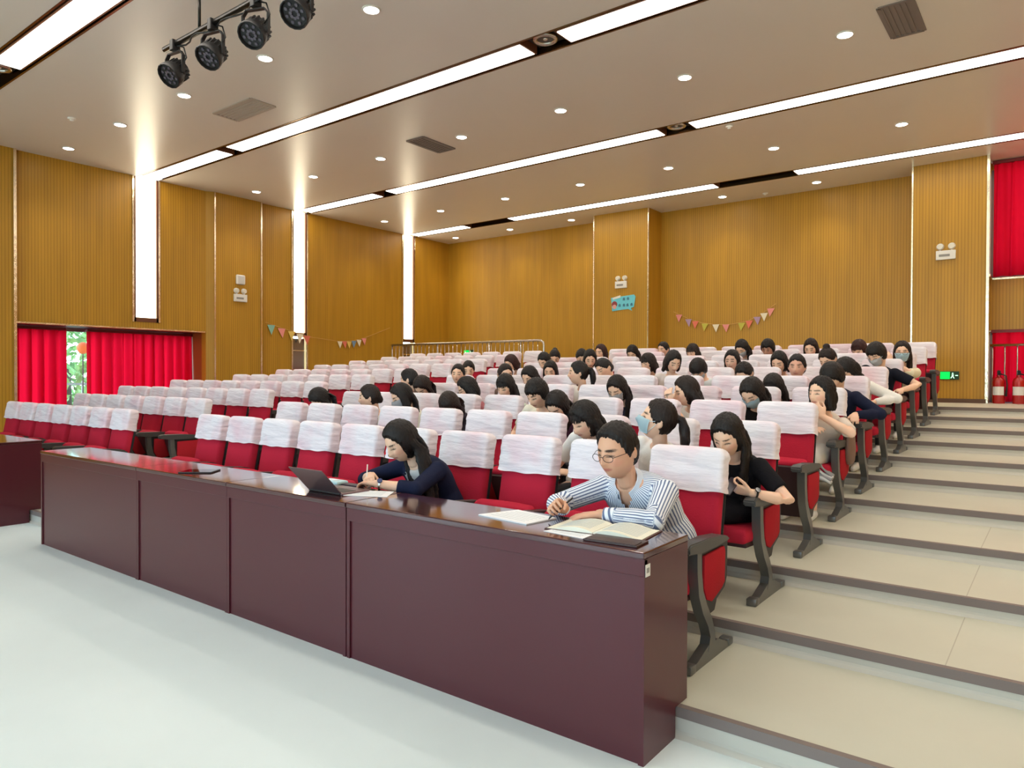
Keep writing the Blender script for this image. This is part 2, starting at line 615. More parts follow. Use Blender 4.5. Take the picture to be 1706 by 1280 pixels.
# window behind the curtains
win1 = thing('window_1', 'aluminium window with clear panes behind red curtains', None, (XW - 0.08, 0, 0), kind='structure')
M_ALU = mat('grey_aluminium', (150, 152, 156), rough=0.4, metal=0.6)
bm = B()
for y in (BAY0, 5.15, 6.05, 6.9, BAY1):
    bx(bm, -0.03, 0.03, y - 0.03, y + 0.03, 0.55, HB)
for z in (0.58, HB - 0.03):
    bx(bm, -0.03, 0.03, BAY0, BAY1, z - 0.03, z + 0.03)
obj('window_frame', bm, M_ALU, win1)
m = bpy.data.materials.new('window_glass')
m.use_nodes = True
nt = m.node_tree
nt.nodes.clear()
o_ = nt.nodes.new('ShaderNodeOutputMaterial')
g_ = nt.nodes.new('ShaderNodeBsdfGlossy')
g_.inputs['Roughness'].default_value = 0.02
t_ = nt.nodes.new('ShaderNodeBsdfTransparent')
t_.inputs[0].default_value = (0.93, 0.96, 0.95, 1)
ms_ = nt.nodes.new('ShaderNodeMixShader')
ms_.inputs[0].default_value = 0.06
nt.links.new(t_.outputs[0], ms_.inputs[1])
nt.links.new(g_.outputs[0], ms_.inputs[2])
nt.links.new(ms_.outputs[0], o_.inputs[0])
M_GLASS = m
M_DIM_GLASS = m.copy()
M_DIM_GLASS.name = 'dimming_glass'
M_DIM_GLASS.node_tree.nodes['Transparent BSDF'].inputs[0].default_value = (0.5, 0.5, 0.5, 1)  # grey tint added to dim the daylight behind the back curtains
for a, b in zip((BAY0, 5.15, 6.05, 6.9), (5.15, 6.05, 6.9, BAY1)):
    for z0, z1 in ((0.6, HB - 0.06),):
        boxobj('pane', M_GLASS, -0.004, 0.004, a + 0.03, b - 0.03, z0, z1, win1)


def curtain(name, label, y0, y1, x, z0, z1, folds, amp=0.045, seed=1, axis='Y', gather=0.0, group='red curtains'):
    rnd = random.Random(seed)
    n = folds * 14
    bm = B()
    ph = [rnd.uniform(0.7, 1.35) for _ in range(folds + 1)]
    cols = []
    acc = [0]
    for p in ph:
        acc.append(acc[-1] + p)
    zs = [0.0, 0.03, 0.12, 0.4, 0.7, 1.0]
    rows = []
    for zi, tz in enumerate(zs):
        row = []
        for i in range(n + 1):
            u = i / n
            s = u * acc[folds]
            a = 0.45 + 0.55 * min(1, tz / 0.4) if zi > 1 else 0.5
            off = amp * a * math.sin(s * 2 * PI) + amp * 0.35 * math.sin(s * 4.3 * PI + seed)
            pos = y0 + (y1 - y0) * u + 0.02 * math.sin(s * 2 * PI + 1 + tz)
            z = z1 + (z0 - z1) * tz
            p = (x + off, pos, z) if axis == 'Y' else (pos, x + off, z)
            row.append(bm.verts.new(p))
        rows.append(row)
    for a, b in zip(rows, rows[1:]):
        for i in range(n):
            bm.faces.new((a[i], a[i + 1], b[i + 1], b[i]))
    t = thing(name, label, 'curtain', ((x, (y0 + y1) / 2, z0) if axis == 'Y' else ((y0 + y1) / 2, x, z0)), group)
    o = obj('fabric', bm, M_REDCURT, t, smooth=True)
    o.location = -Vector(t.location)
    bm = B()
    if axis == 'Y':
        bx(bm, x - 0.05, x + 0.06, y0, y1, z1 - 0.02, z1 + 0.03)
    else:
        bx(bm, y0, y1, x - 0.05, x + 0.06, z1 - 0.02, z1 + 0.03)
    o = obj('rail', bm, mat('dark_red_rail', (120, 22, 26), rough=0.5), t)
    o.location = -Vector(t.location)
    return t


curtain('curtain', 'red floor-length curtain between the wall corner and window gap', BAY0 + 0.02, 5.36, XW + 0.17, 0.16, HB - 0.04, 5, amp=0.07, seed=3)
curtain('curtain', 'wide red curtain between the window gap and brown reveal', 5.72, BAY1 - 0.005, XW + 0.17, 0.16, HB - 0.04, 9, amp=0.07, seed=5)

# added windows, unseen behind the viewer, casting cool daylight on the front rows
for n_, (p_, q_) in enumerate(ADDED_WIN):
    w = thing('window_%d' % (n_ + 4), 'added unseen window bringing daylight to the front rows', None, ((p_ + q_) / 2, YF - 0.1, WZ0), kind='structure')
    hw_ = (q_ - p_) / 2
    bm = B()
    for x in (-hw_ + 0.03, -hw_ / 3, hw_ / 3, hw_ - 0.03):
        bx(bm, x - 0.03, x + 0.03, -0.03, 0.03, 0, WZ1 - WZ0)
    for z in (0.03, 2.2, WZ1 - WZ0 - 0.03):
        bx(bm, -hw_, hw_, -0.03, 0.03, z - 0.03, z + 0.03)
    obj('window_frame', bm, M_ALU, w)
    boxobj('pane', M_GLASS, -hw_ + 0.03, hw_ - 0.03, -0.004, 0.004, 0.03, WZ1 - WZ0 - 0.03, w)
    pl = bpy.data.lights.new('sky_portal', 'AREA')
    pl.shape = 'RECTANGLE'
    pl.size, pl.size_y = 2 * hw_, WZ1 - WZ0
    pl.cycles.is_portal = True
    po = link('sky_portal', pl, w, (0, -0.05, (WZ1 - WZ0) / 2), (math.radians(90), 0, 0))

# column lamps on the left wall
for y0, y1, zb, nm in ((6.24, 6.72, 2.55, 'above the red curtains'), (9.68, 10.08, 2.44, 'beside the short bunting'), (13.04, 13.48, 2.44, 'in the far corner above the railing')):
    t = thing('wall_column_lamp', 'tall glowing column lamp on the ochre wall, %s' % nm, 'wall lamp', (XL, (y0 + y1) / 2, zb), 'tall column lamps on the wall')
    w = (y1 - y0) / 2
    boxobj('diffuser', M_COLUMN, -0.05, -0.03, -w + 0.05, w - 0.05, 0.08, H - zb - 0.002, t)
    bm = B()
    bx(bm, -0.1, 0.012, -w, -w + 0.05, 0.0, H - zb - 0.004)
    bx(bm, -0.1, 0.012, w - 0.05, w, 0.0, H - zb - 0.004)
    bx(bm, -0.1, 0.012, -w, w, 0.0, 0.08)
    obj('frame', bm, M_BROWNWOOD, t)
    for s in (-1, 1):
        bm = B()
        bx(bm, 0.0, 0.022, s * w - 0.016, s * w + 0.016, 0.0 if zb > 2.5 else 0.7 - zb, H - zb - 0.005)
        obj('edge_trim', bm, M_CHROME, t)
    if zb < 2.5:
        bm = B()
        bx(bm, -0.06, -0.04, -w + 0.04, w - 0.04, 0.7 - zb, -0.05)
        obj('lower_panel', bm, mat('smoked_mirror_panel', (150, 138, 128), rough=0.22, metal=0.8), t)
        for zz in (-0.32, -0.75):
            boxobj('cross_bar', M_CHROME, -0.05, -0.02, -w + 0.03, w - 0.03, zz - 0.012, zz + 0.012, t)

# back wall
PF = 14.19
boxobj('wall_board', M_PANEL, XL - WT, -2.0, YB, YB + WT, -0.1, H + 0.1, wall_back)
boxobj('pillar', M_PANEL, -8.54, -7.17, PF, YB + 0.01, 0.9, H + 0.05, wall_back)
boxobj('pillar', M_PANEL, -2.1, -1.0, PF, YB + WT, 0.9, H + 0.05, wall_back)
boxobj('wall_board', M_PANEL, -1.0, XR, YB - 0.03, YB + WT, 2.36, 3.26, wall_back)
boxobj('wall_board', M_PANEL, 1.6, XR, YB, YB + WT, 0.9, H + 0.1, wall_back)
boxobj('wall_board', M_PANEL, -1.0, XR, YB, YB + WT, 5.14, H + 0.1, wall_back)
# skirting and vertical trims
z11 = step_z(11)
boxobj('baseboard_back', mat('dark_skirting', (92, 62, 40), rough=0.5), XL, -2.1, YB - 0.015, YB, z11, z11 + 0.08, kind='structure')
boxobj('baseboard_pillar', mat('dark_skirting', (92, 62, 40)), -2.1, -1.0, PF - 0.015, PF, z11, z11 + 0.07, kind='structure')
tn = 1


def vtrim(x0, x1, y0, y1, z0, z1, m=M_CHROME):
    global tn
    boxobj('trim_%d' % tn, m, x0, x1, y0, y1, z0, z1, kind='structure', label='polished vertical metal edge trim')
    tn += 1


vtrim(XL + 0.055, XL + 0.085, BAY0 - 0.03, BAY0 + 0.012, 0.1, H)
vtrim(XL + 0.08, XL + 0.105, 7.785, 7.815, 0.4, H)
vtrim(XL + 0.08, XL + 0.105, 8.835, 8.872, 0.6, H)
for x in (-8.54, -7.17, -2.1):
    vtrim(x - 0.012, x + 0.012, PF - 0.014, PF + 0.012, z11, H)
vtrim(-1.015, -0.975, PF - 0.014, PF + 0.02, z11, H)
vtrim(-0.99, -0.96, PF + 0.03, YB, 3.24, 3.28)
vtrim(-1.0, XR, YB - 0.045, YB - 0.03, 3.245, 3.275)
vtrim(-1.0, XR, YB - 0.045, YB - 0.03, 2.35, 2.375)
vtrim(XL + 0.0, XL + 0.02, BAY0, BAY1 - 0.1, HB - 0.012, HB + 0.015)

# windows at the back, behind red curtains
for n_, (z0, z1) in ((2, (3.26, 5.14)), (3, (z11, 2.36))):
    w = thing('window_%d' % n_, 'tall window behind a red curtain at the back', None, (0.3, YB + 0.1, z0), kind='structure')
    bm = B()
    for x in (-1.28, -0.3, 0.6, 1.28):
        bx(bm, x - 0.03, x + 0.03, -0.03, 0.03, 0, z1 - z0)
    for z in (0.03, (z1 - z0) - 0.03):
        bx(bm, -1.28, 1.28, -0.03, 0.03, z - 0.03, z + 0.03)
    obj('window_frame', bm, M_ALU, w)
    boxobj('pane', M_DIM_GLASS, -1.28, 1.28, -0.004, 0.004, 0.03, z1 - z0 - 0.03, w)
curtain('curtain', 'red curtain in the high window above the ochre band', -0.97, 1.55, YB - 0.16, 3.28, 5.2, 12, seed=8, axis='X')
curtain('curtain', 'red curtain behind the chrome rail and extinguishers', -0.97, 1.55, YB - 0.1, z11 + 0.02, 2.35, 11, seed=11, axis='X')

def portal(parent, loc, rot, sx, sy):
    pl = bpy.data.lights.new('sky_portal', 'AREA')
    pl.shape = 'RECTANGLE'
    pl.size, pl.size_y = sx, sy
    pl.cycles.is_portal = True
    link('sky_portal', pl, parent, loc, rot)


portal(win1, (-0.05, (BAY0 + BAY1) / 2, (0.55 + HB) / 2), (0, math.radians(-90), 0), HB - 0.55, BAY1 - BAY0)
portal(bpy.data.objects['window_2'], (0, 0.05, 0.94), (math.radians(-90), 0, 0), 2.56, 1.88)
portal(bpy.data.objects['window_3'], (0, 0.05, 0.61), (math.radians(-90), 0, 0), 2.56, 1.22)

# outdoors beyond the window gap
yard = boxobj('ground_outside', mat('yard_paving', (170, 168, 160), rough=0.9), -40, XW - 0.6, -20, 30, -0.8, -0.6, kind='structure')
M_LEAF = mat('leaf_green', (150, 186, 110), rough=0.6, noise_amt=0.4, noise_scale=3)
M_BARK = mat('bark', (96, 78, 62), rough=0.9)
rl = random.Random(4)
for tx, ty, th, lb in ((-22, 8.2, 5.0, 'leafy green tree seen through the window gap'), (-26, 10.6, 6.0, 'taller leafy tree farther beyond the window gap')):
    t = thing('garden_tree', lb, 'tree', (tx, ty, -0.6))
    bm = B()
    tube(bm, [(0, 0, 0), (0.1, 0.05, 1.2), (0, 0.1, 2.4)], [0.16, 0.12, 0.08])
    obj('trunk', bm, M_BARK, t, smooth=True)
    bm = B()
    for i in range(1400):
        a, r_, zz = rl.uniform(0, 2 * PI), rl.uniform(0, 1) ** 0.5 * 2.2, rl.uniform(0.8, th)
        c = Vector((r_ * math.cos(a), r_ * math.sin(a), zz))
        q = Quaternion((rl.gauss(0, 1), rl.gauss(0, 1), rl.gauss(0, 1), rl.gauss(0, 1))).normalized()
        s = rl.uniform(0.1, 0.2)
        vs = [bm.verts.new(c + q @ Vector(p) * s) for p in ((-1, 0, 0), (0, -0.5, 0.1), (1, 0, 0), (0, 0.5, 0.1))]
        bm.faces.new(vs)
    o = obj('foliage', bm, M_LEAF, t)
    o['kind'] = 'stuff'
t = thing('yard_fence', 'grey metal fence beyond the window gap', 'fence', (-19.5, 8.0, -0.6))
for z in (0.5, 1.9):
    boxobj('rail', M_ALU, -0.03, 0.03, -3, 3, z, z + 0.05, t)
for i in range(12):
    boxobj('post', M_ALU, -0.02, 0.02, -3 + i * 0.54 - 0.02, -3 + i * 0.54 + 0.02, 0, 2.0, t)
t = thing('garden_lantern', 'round orange lantern on a pole outside the window gap', 'lantern', (-17.2, 6.8, 2.15))
bm = B()
ellipsoid(bm, (0, 0, 0), (0.12, 0.12, 0.13))
obj('globe', bm, mat('orange_paper', (232, 110, 50), rough=0.7), t, smooth=True)
bm = B()
tube(bm, [(0, 0, -0.1), (0, 0, -2.75)], 0.012, 6)
obj('pole', bm, M_DARK, t)

# ------------------------------------------------------------------ things fixed to the walls
M_LENS = mat('clear_lens', (225, 220, 205), rough=0.15, spec=0.8)
M_GREYTXT = mat('grey_print', (150, 146, 140), rough=0.6)


def emergency_light(loc, rz, label):
    t = thing('emergency_light', label, 'emergency light', loc, 'twin-head emergency lights')
    t.rotation_euler.z = rz
    boxobj('body', M_WHITEPL, -0.145, 0.145, -0.05, 0.0, -0.08, 0.075, t, bev=0.008)
    boxobj('label_plate', M_GREYTXT, -0.1, 0.06, -0.053, -0.05, -0.03, 0.01, t)
    for s in (-1, 1):
        bm = B()
        tube(bm, [(s * 0.085, -0.03, 0.07), (s * 0.085, -0.03, 0.105)], 0.012, 8)
        disc(bm, (s * 0.085, -0.03, 0.145), 0.046, 20, 'Y', 0.05, 0.058)
        h_ = obj('lamp_head', bm, M_WHITEPL, t)
        bm = B()
        disc(bm, (s * 0.085, -0.058, 0.145), 0.04, 20, 'Y', 0.006)
        obj('lens', bm, M_LENS, h_)


emergency_light((XL + 0.09, 8.35, 3.16), PI / 2, 'white emergency light with two lamps below the square wall speaker')
emergency_light((-7.82, PF, 3.61), 0, 'white emergency light with two lamps above the blue speech-bubble sign')
emergency_light((-1.59, PF, 3.65), 0, 'white emergency light with two lamps on the pillar beside the red curtain')
t = thing('wall_speaker', 'white rounded square wall speaker above the emergency light', 'speaker', (XL + 0.09, 8.35, 3.535))
boxobj('body', M_WHITEPL, 0.0, 0.06, -0.1, 0.1, -0.1, 0.1, t, bev=0.025)
boxobj('grille', mat('pale_grille', (214, 210, 202), rough=0.7), 0.06, 0.063, -0.075, 0.075, -0.075, 0.075, t)

# exit signs
M_GREEN = emat('exit_green', (20, 235, 80), 1.6)
M_EXITW = emat('exit_white', (190, 255, 205), 1.6)


def exit_sign(loc, w, label):
    t = thing('exit_sign', label, 'exit sign', loc, 'green exit signs')
    boxobj('housing', mat('dark_green_case', (18, 60, 30), rough=0.4), -w, w, -0.03, 0, -0.07, 0.07, t, bev=0.004)
    boxobj('lit_panel', M_GREEN, -w + 0.008, w * 0.05, -0.033, -0.03, -0.06, 0.06, t)
    bm = B()
    ellipsoid(bm, (w * 0.35, -0.032, 0.035), (0.012, 0.002, 0.012), seg=8, rin=6)
    prism(bm, [(w * 0.25, 0.02), (w * 0.48, 0.015), (w * 0.42, -0.01), (w * 0.55, -0.05), (w * 0.46, -0.05), (w * 0.33, -0.02), (w * 0.2, -0.05), (w * 0.12, -0.045), (w * 0.26, -0.005)], 'Y', -0.034, -0.031)
    bx(bm, w * 0.62, w * 0.9, -0.034, -0.031, -0.008, 0.008)
    obj('running_figure', bm, M_EXITW, t)
    return t


exit_sign((-1.52, PF, 1.6), 0.14, 'green lit exit sign low on the pillar beside the aisle steps')
exit_sign((-12.85, YB, 2.2), 0.17, 'small green exit sign low on the back wall behind the railing')

# blue speech-bubble sign
t = thing('wall_sign', 'blue speech-bubble sign on the pillar under the emergency light', 'sign', (-7.78, PF, 3.2))
bm = B()
prism(bm, [(-0.3, 0.13), (0.27, 0.17), (0.31, 0.13), (0.27, -0.1), (0.2, -0.12), (0.22, -0.18), (0.13, -0.14), (-0.05, -0.15), (-0.27, -0.17)], 'Y', -0.014, 0.0)
obj('board', bm, mat('sky_blue_card', (112, 208, 224), rough=0.5), t)
bm = B()
prism(bm, [(-0.26, 0.13), (-0.06, 0.175), (-0.06, 0.125), (-0.25, 0.085)], 'Y', -0.018, -0.014)
obj('white_tab', bm, M_WHITEPL, t)
bm = B()
disc(bm, (-0.21, -0.017, -0.02), 0.07, 20, 'Y', 0.005)
obj('round_patch', bm, mat('brick_red_card', (150, 62, 66), rough=0.6), t)
bm = B()
disc(bm, (-0.21, -0.018, -0.075), 0.05, 20, 'Y', 0.006)
obj('pink_patch', bm, mat('pink_card', (232, 170, 158), rough=0.6), t)
for i, (x, z) in enumerate(((0.03, 0.085), (0.13, 0.09), (-0.08, -0.05), (0.03, -0.05), (0.12, -0.05), (0.22, -0.045))):
    bm = B()
    for a, b, c, d in ((-0.03, 0.03, 0.012, 0.02), (-0.03, 0.03, -0.012, -0.004), (-0.006, 0.006, -0.035, 0.035), (-0.028, -0.02, -0.035, 0.012), (0.016, 0.024, -0.032, 0.0)):
        bx(bm, x + a, x + b, -0.017, -0.0145, z + c, z + d)
    obj('lettering', bm, mat('navy_print', (54, 76, 120), rough=0.6), t)

# buntings
FC = {'pink': (236, 150, 140), 'mint': (142, 190, 170), 'yellow': (232, 196, 100), 'cream': (240, 226, 196), 'lilac': (178, 146, 170), 'blue': (120, 146, 170), 'coral': (226, 120, 96), 'olive': (196, 186, 78)}


def bunting(label, pts, flags, wall, size=0.16):
    """pts: string polyline (u,z); flags: (u, z, colour)"""
    if wall == 'L':
        f = lambda u, z, d=0.02: Vector((XL + d, u, z))
    else:
        f = lambda u, z, d=0.02: Vector((u, YB - d, z))
    o0 = f(*pts[0])
    t = thing('bunting', label, 'bunting', o0, 'pennant buntings on the walls')
    bm = B()
    tube(bm, [f(*p) - o0 for p in pts], 0.006, 6)
    obj('string', bm, mat('tan_string', (206, 160, 90), rough=0.8), t)
    for i, (u, z, c) in enumerate(flags):
        bm = B()
        s = size / 2
        sk = 0.02 * math.sin(i * 1.7)
        P = [f(u - s, z, 0.022) - o0, f(u + s, z, 0.022) - o0, f(u + sk, z - size * 1.12, 0.03) - o0]
        Q = [f(u - s, z, 0.026) - o0, f(u + s, z, 0.026) - o0, f(u + sk, z - size * 1.12, 0.034) - o0]
        ring_loft(bm, [P, Q])
        obj('pennant', bm, mat('felt_' + c, FC[c], rough=0.9), t)


bunting('pennant bunting with mint, pink and yellow flags before the second column lamp', [(9.0, 2.7), (9.4, 2.6), (9.9, 2.49), (10.1, 2.45)],
        [(9.14, 2.65, 'mint'), (9.4, 2.59, 'pink'), (9.66, 2.54, 'yellow'), (9.88, 2.49, 'cream'), (10.06, 2.46, 'coral')], 'L', 0.19)
bunting('short pennant bunting of six small flags with a long tail string', [(10.1, 2.44), (10.95, 2.37), (11.4, 2.4), (11.75, 2.48), (12.6, 2.78)],
        [(11.0, 2.37, 'cream'), (11.14, 2.375, 'coral'), (11.28, 2.38, 'yellow'), (11.43, 2.4, 'blue'), (11.58, 2.43, 'cream'), (11.74, 2.475, 'pink')], 'L', 0.15)
bunting('sagging pennant bunting with eleven pastel flags on the back wall', [(-6.85, 3.0), (-6.5, 2.83), (-6.2, 2.73), (-5.9, 2.68), (-5.55, 2.67), (-5.2, 2.72), (-4.9, 2.86), (-4.62, 3.05)],
        [(-6.72, 2.93, 'pink'), (-6.5, 2.82, 'lilac'), (-6.34, 2.77, 'coral'), (-6.12, 2.71, 'olive'), (-5.88, 2.68, 'cream'), (-5.66, 2.67, 'pink'), (-5.32, 2.69, 'olive'), (-5.16, 2.73, 'coral'), (-5.0, 2.8, 'lilac'), (-4.86, 2.87, 'cream'), (-4.72, 2.96, 'pink')], 'B', 0.15)

# railing behind the last row
t = thing('guard_railing', 'steel guard railing with thin balusters behind the last row', 'railing', (-11.2, 12.62, z11))
bm = B()
tube(bm, [(-2.36, 0, 1.2), (2.2, 0, 1.2), (2.3, 0, 1.19), (2.355, 0, 1.15), (2.37, 0, 1.08), (2.37, 0, 0.0)], 0.026, 12)
obj('top_rail', bm, M_STEEL, t, smooth=True)
bm = B()
tube(bm, [(-2.36, 0, 0.12), (2.37, 0, 0.12)], 0.016, 8)
obj('bottom_rail', bm, M_STEEL, t, smooth=True)
bal = B()
tube(bal, [(0, 0, 0.12), (0, 0, 1.19)], 0.009, 6)
bal_me = to_mesh('baluster', bal, M_STEEL, True)
for i in range(36):
    link('baluster', bal_me, t, (-2.34 + i * 0.13, 0, 0))
pst = B()
tube(pst, [(0, 0, 0.0), (0, 0, 1.19)], 0.02, 10)
pst_me = to_mesh('post', pst, M_STEEL, True)
for x in (-2.34, -0.75, 0.85, 1.75):
    link('post', pst_me, t, (x, 0.0, 0))

# rail in front of the low back window, and the extinguishers beside it
t = thing('window_guard_rail', 'chrome guard rail before the low red curtain', 'railing', (0.2, 14.45, z11))
bm = B()
tube(bm, [(-1.17, 0, 0.97), (1.35, 0, 0.97)], 0.022, 10)
obj('top_rail', bm, M_STEEL, t, smooth=True)
for i in range(14):
    bm = B()
    tube(bm, [(-1.13 + i * 0.17, 0, 0), (-1.13 + i * 0.17, 0, 0.97)], 0.011, 8)
    obj('baluster', bm, M_STEEL, t, smooth=True)


def extinguisher(x, y, label):
    t = thing('fire_extinguisher', label, 'fire extinguisher', (x, y, z11), 'red fire extinguishers')
    bm = B()
    prof = [(0.0, 0.0), (0.085, 0.0), (0.09, 0.02), (0.09, 0.36), (0.075, 0.41), (0.03, 0.44), (0.03, 0.47), (0.0, 0.47)]
    rings = [[Vector((max(r, 0.001) * math.cos(2 * PI * k / 18), max(r, 0.001) * math.sin(2 * PI * k / 18), z)) for k in range(18)] for r, z in prof]
    ring_loft(bm, rings)
    obj('cylinder', bm, mat('extinguisher_red', (176, 16, 20), rough=0.25, coat=0.5), t, smooth=True, angle=40)
    bm = B()
    bx(bm, -0.02, 0.02, -0.1, 0.04, 0.5, 0.515)
    bx(bm, -0.015, 0.015, -0.09, 0.03, 0.535, 0.55)
    bx(bm, -0.025, 0.025, -0.02, 0.03, 0.46, 0.54)
    obj('handle', bm, M_DARK, t)
    bm = B()
    tube(bm, [(0.02, -0.02, 0.49), (0.1, -0.03, 0.46), (0.115, -0.04, 0.3), (0.1, -0.05, 0.12)], [0.012, 0.011, 0.011, 0.02], 8)
    obj('hose', bm, M_DARK, t, smooth=True)
    bm = B()
    rings = [[Vector((0.0915 * math.cos(a), 0.0915 * math.sin(a), z)) for a in [PI + 0.5 + 0.2 * k for k in range(11)]] for z in (0.14, 0.28)]
    ring_loft(bm, rings, cap=False, closed=False)
    obj('label_sticker', bm, M_WHITEPL, t)


extinguisher(-0.83, 14.3, 'red fire extinguisher nearest the pillar under the chrome rail')
extinguisher(-0.56, 14.33, 'red fire extinguisher farther from the pillar under the chrome rail')

# ------------------------------------------------------------------ stage spotlights on a bar
M_BLACK = mat('black_metal', (34, 32, 33), rough=0.45, metal=0.3)
M_BAR = mat('black_pipe', (30, 27, 24), rough=0.3, metal=0.6)
t = thing('lighting_bar', 'black lighting pipe hung from the ceiling above the desks', 'lighting bar', (-5.4, 3.54, 4.77))
bm = B()
tube(bm, [(-1.65, 0, 0), (2.4, 0, 0)], 0.028, 14)
obj('pipe', bm, M_BAR, t, smooth=True)
for x in (-1.0, 0.6, 2.1):
    bm = B()
    tube(bm, [(x, 0, 0.0), (x, 0, H - 4.77)], 0.014, 8)
    disc(bm, (x, 0, H - 4.775), 0.05, 14, h=0.01)
    obj('drop_rod', bm, M_BAR, t, smooth=True)
bm = B()
pts = [(-1.4 + i * 0.1, 0.03 * math.sin(i * 1.3), -0.03 - 0.012 * abs(math.sin(i * 0.9))) for i in range(36)]
tube(bm, pts, 0.008, 6)
obj('cable', bm, M_BLACK, t)


def spotlight(x, tilt, yaw, label):
    t = thing('stage_spotlight', label, 'spotlight', (x, 3.54, 4.77), 'stage spotlights on the pipe')
    # clamp and yoke
    bm = B()
    bx(bm, -0.03, 0.03, -0.04, 0.04, -0.07, 0.035, 0.006)
    obj('clamp', bm, M_BLACK, t)
    R = Matrix.Rotation(yaw, 4, 'Z')
    bm = B()
    pts = [(-0.125, 0, -0.3), (-0.125, 0, -0.13), (-0.09, 0, -0.085), (0.09, 0, -0.085), (0.125, 0, -0.13), (0.125, 0, -0.3)]
    fr = [Vector(p) for p in pts]
    rings = []
    for i, p in enumerate(fr):
        d = (fr[min(i + 1, 5)] - fr[max(i - 1, 0)]).normalized()
        w = d.cross(Vector((0, 1, 0)))
        rings.append([p + w * 0.006 + Vector((0, 0.018, 0)), p + w * 0.006 - Vector((0, 0.018, 0)), p - w * 0.006 - Vector((0, 0.018, 0)), p - w * 0.006 + Vector((0, 0.018, 0))])
    ring_loft(bm, rings)
    bm.transform(R)
    obj('yoke', bm, M_BLACK, t)
    T = Matrix.Translation((0, 0, -0.27)) @ R @ Matrix.Rotation(tilt, 4, 'X')
    bm = B()
    prof = [(0.0, 0.13), (0.05, 0.13), (0.085, 0.1), (0.1, 0.02), (0.117, -0.03), (0.122, -0.09), (0.117, -0.1), (0.108, -0.1), (0.1, -0.075), (0.0, -0.07)]
    rings = [[Vector((max(r, 0.0005) * math.cos(2 * PI * k / 16), max(r, 0.0005) * math.sin(2 * PI * k / 16), z)) for k in range(16)] for r, z in prof]
    ring_loft(bm, rings)
    for k in range(16):
        a = 2 * PI * k / 16
        c = Vector((math.cos(a), math.sin(a), 0)) * 0.1
        bx(bm, c.x - 0.008, c.x + 0.008, c.y - 0.008, c.y + 0.008, 0.0, 0.08)
    bm.transform(T)
    body = obj('can', bm, M_BLACK, t, smooth=True, angle=35)
    bm = B()
    for a in range(8):
        for rr in (0.035, 0.075):
            c = Vector((rr * math.cos(a * PI / 4 + rr * 9), rr * math.sin(a * PI / 4 + rr * 9), -0.076))
            disc(bm, c, 0.014, 8, h=0.012)
    bm.transform(T)
    obj('led_lens', bm, mat('dim_led', (88, 80, 92), rough=0.2), body)
    bm = B()
    q = T @ Vector((0.03, 0.02, 0.13))
    tube(bm, [(0.03, 0, -0.02), (0.11, 0.03, -0.05), (0.16, 0.03, -0.16), (0.1, 0.02, -0.22), q], 0.007, 6)
    obj('power_lead', bm, M_BLACK, t, smooth=True)


spotlight(-6.85, math.radians(-48), math.radians(8), 'black stage spotlight at the free end of the pipe')
spotlight(-6.17, math.radians(-42), math.radians(14), 'black stage spotlight second from the free pipe end')
spotlight(-5.49, math.radians(-46), math.radians(22), 'black stage spotlight third from the free pipe end')
spotlight(-4.89, math.radians(-44), math.radians(18), 'black stage spotlight cut by the top picture edge')

# ------------------------------------------------------------------ desks
M_DESK = mat('mahogany_lacquer', (80, 29, 36), rough=0.3, spec=0.4, coat=0.12)
M_DESKTOP = mat('mahogany_top', (70, 25, 28), rough=0.12, spec=0.6, coat=0.8)
DY0, DY1, DTOP = 2.586, 3.01, 0.8625
YN = 2.885


def desk(x0, x1, label):
    t = thing('conference_desk', label, 'desk', ((x0 + x1) / 2, (DY0 + DY1) / 2, 0), 'glossy mahogany desks in a row')
    w = (x1 - x0) / 2
    d = (DY1 - DY0) / 2
    boxobj('desktop', M_DESKTOP, -w, w, -d - 0.006, d, DTOP - 0.028, DTOP, t, bev=0.005)
    boxobj('front_panel', M_DESK, -w + 0.002, w - 0.002, -d + 0.01, -d + 0.03, 0.0, DTOP - 0.1, t)
    boxobj('front_apron', M_DESK, -w, w, -d, -d + 0.03, DTOP - 0.1, DTOP - 0.028, t, bev=0.003)
    yn = YN - (DY0 + DY1) / 2
    for s in (-1, 1):
        bm = B()
        a, b = (s * w, s * (w - 0.025)) if s < 0 else (w - 0.025, w)
        prism(bm, [(-d + 0.001, 0.0), (yn, 0.0), (yn, Z1 + 0.004), (d - 0.006, Z1 + 0.004), (d - 0.006, DTOP - 0.028), (-d + 0.001, DTOP - 0.028)], 'X', a, b)
        obj('side_panel', bm, M_DESK, t)
    boxobj('shelf', M_DESK, -w + 0.03, w - 0.03, -d + 0.05, d - 0.1, 0.62, 0.64, t)
    return t


d_near = desk(-3.138, -1.316, 'glossy mahogany desk at the aisle end where the man sits')
desk(-4.344, -3.146, 'short glossy mahogany desk carrying the open laptop')
desk(-5.592, -4.346, 'short glossy mahogany desk with the black tablet on it')
desk(-7.455, -5.594, 'glossy mahogany desk at the window end of the row')
desk(-10.45, -8.63, 'separate glossy mahogany desk across the narrow walkway')
boxobj('asset_label', M_WHITEPL, 0.912, 0.9135, -0.205, -0.165, 0.762, 0.812, d_near)
boxobj('asset_print', M_GREYTXT, 0.9135, 0.914, -0.197, -0.173, 0.777, 0.797, d_near)

# ------------------------------------------------------------------ things on the desks
M_PAPER = mat('white_paper', (240, 240, 242), rough=0.8)
M_CREAMP = mat('cream_paper', (236, 232, 214), rough=0.8)
M_PRINT = mat('pale_print', (186, 196, 200), rough=0.8)


def quad_slab(bm, pts, z0, z1):
    ring_loft(bm, [[Vector((p[0], p[1], z0)) for p in pts], [Vector((p[0], p[1], z1)) for p in pts]])


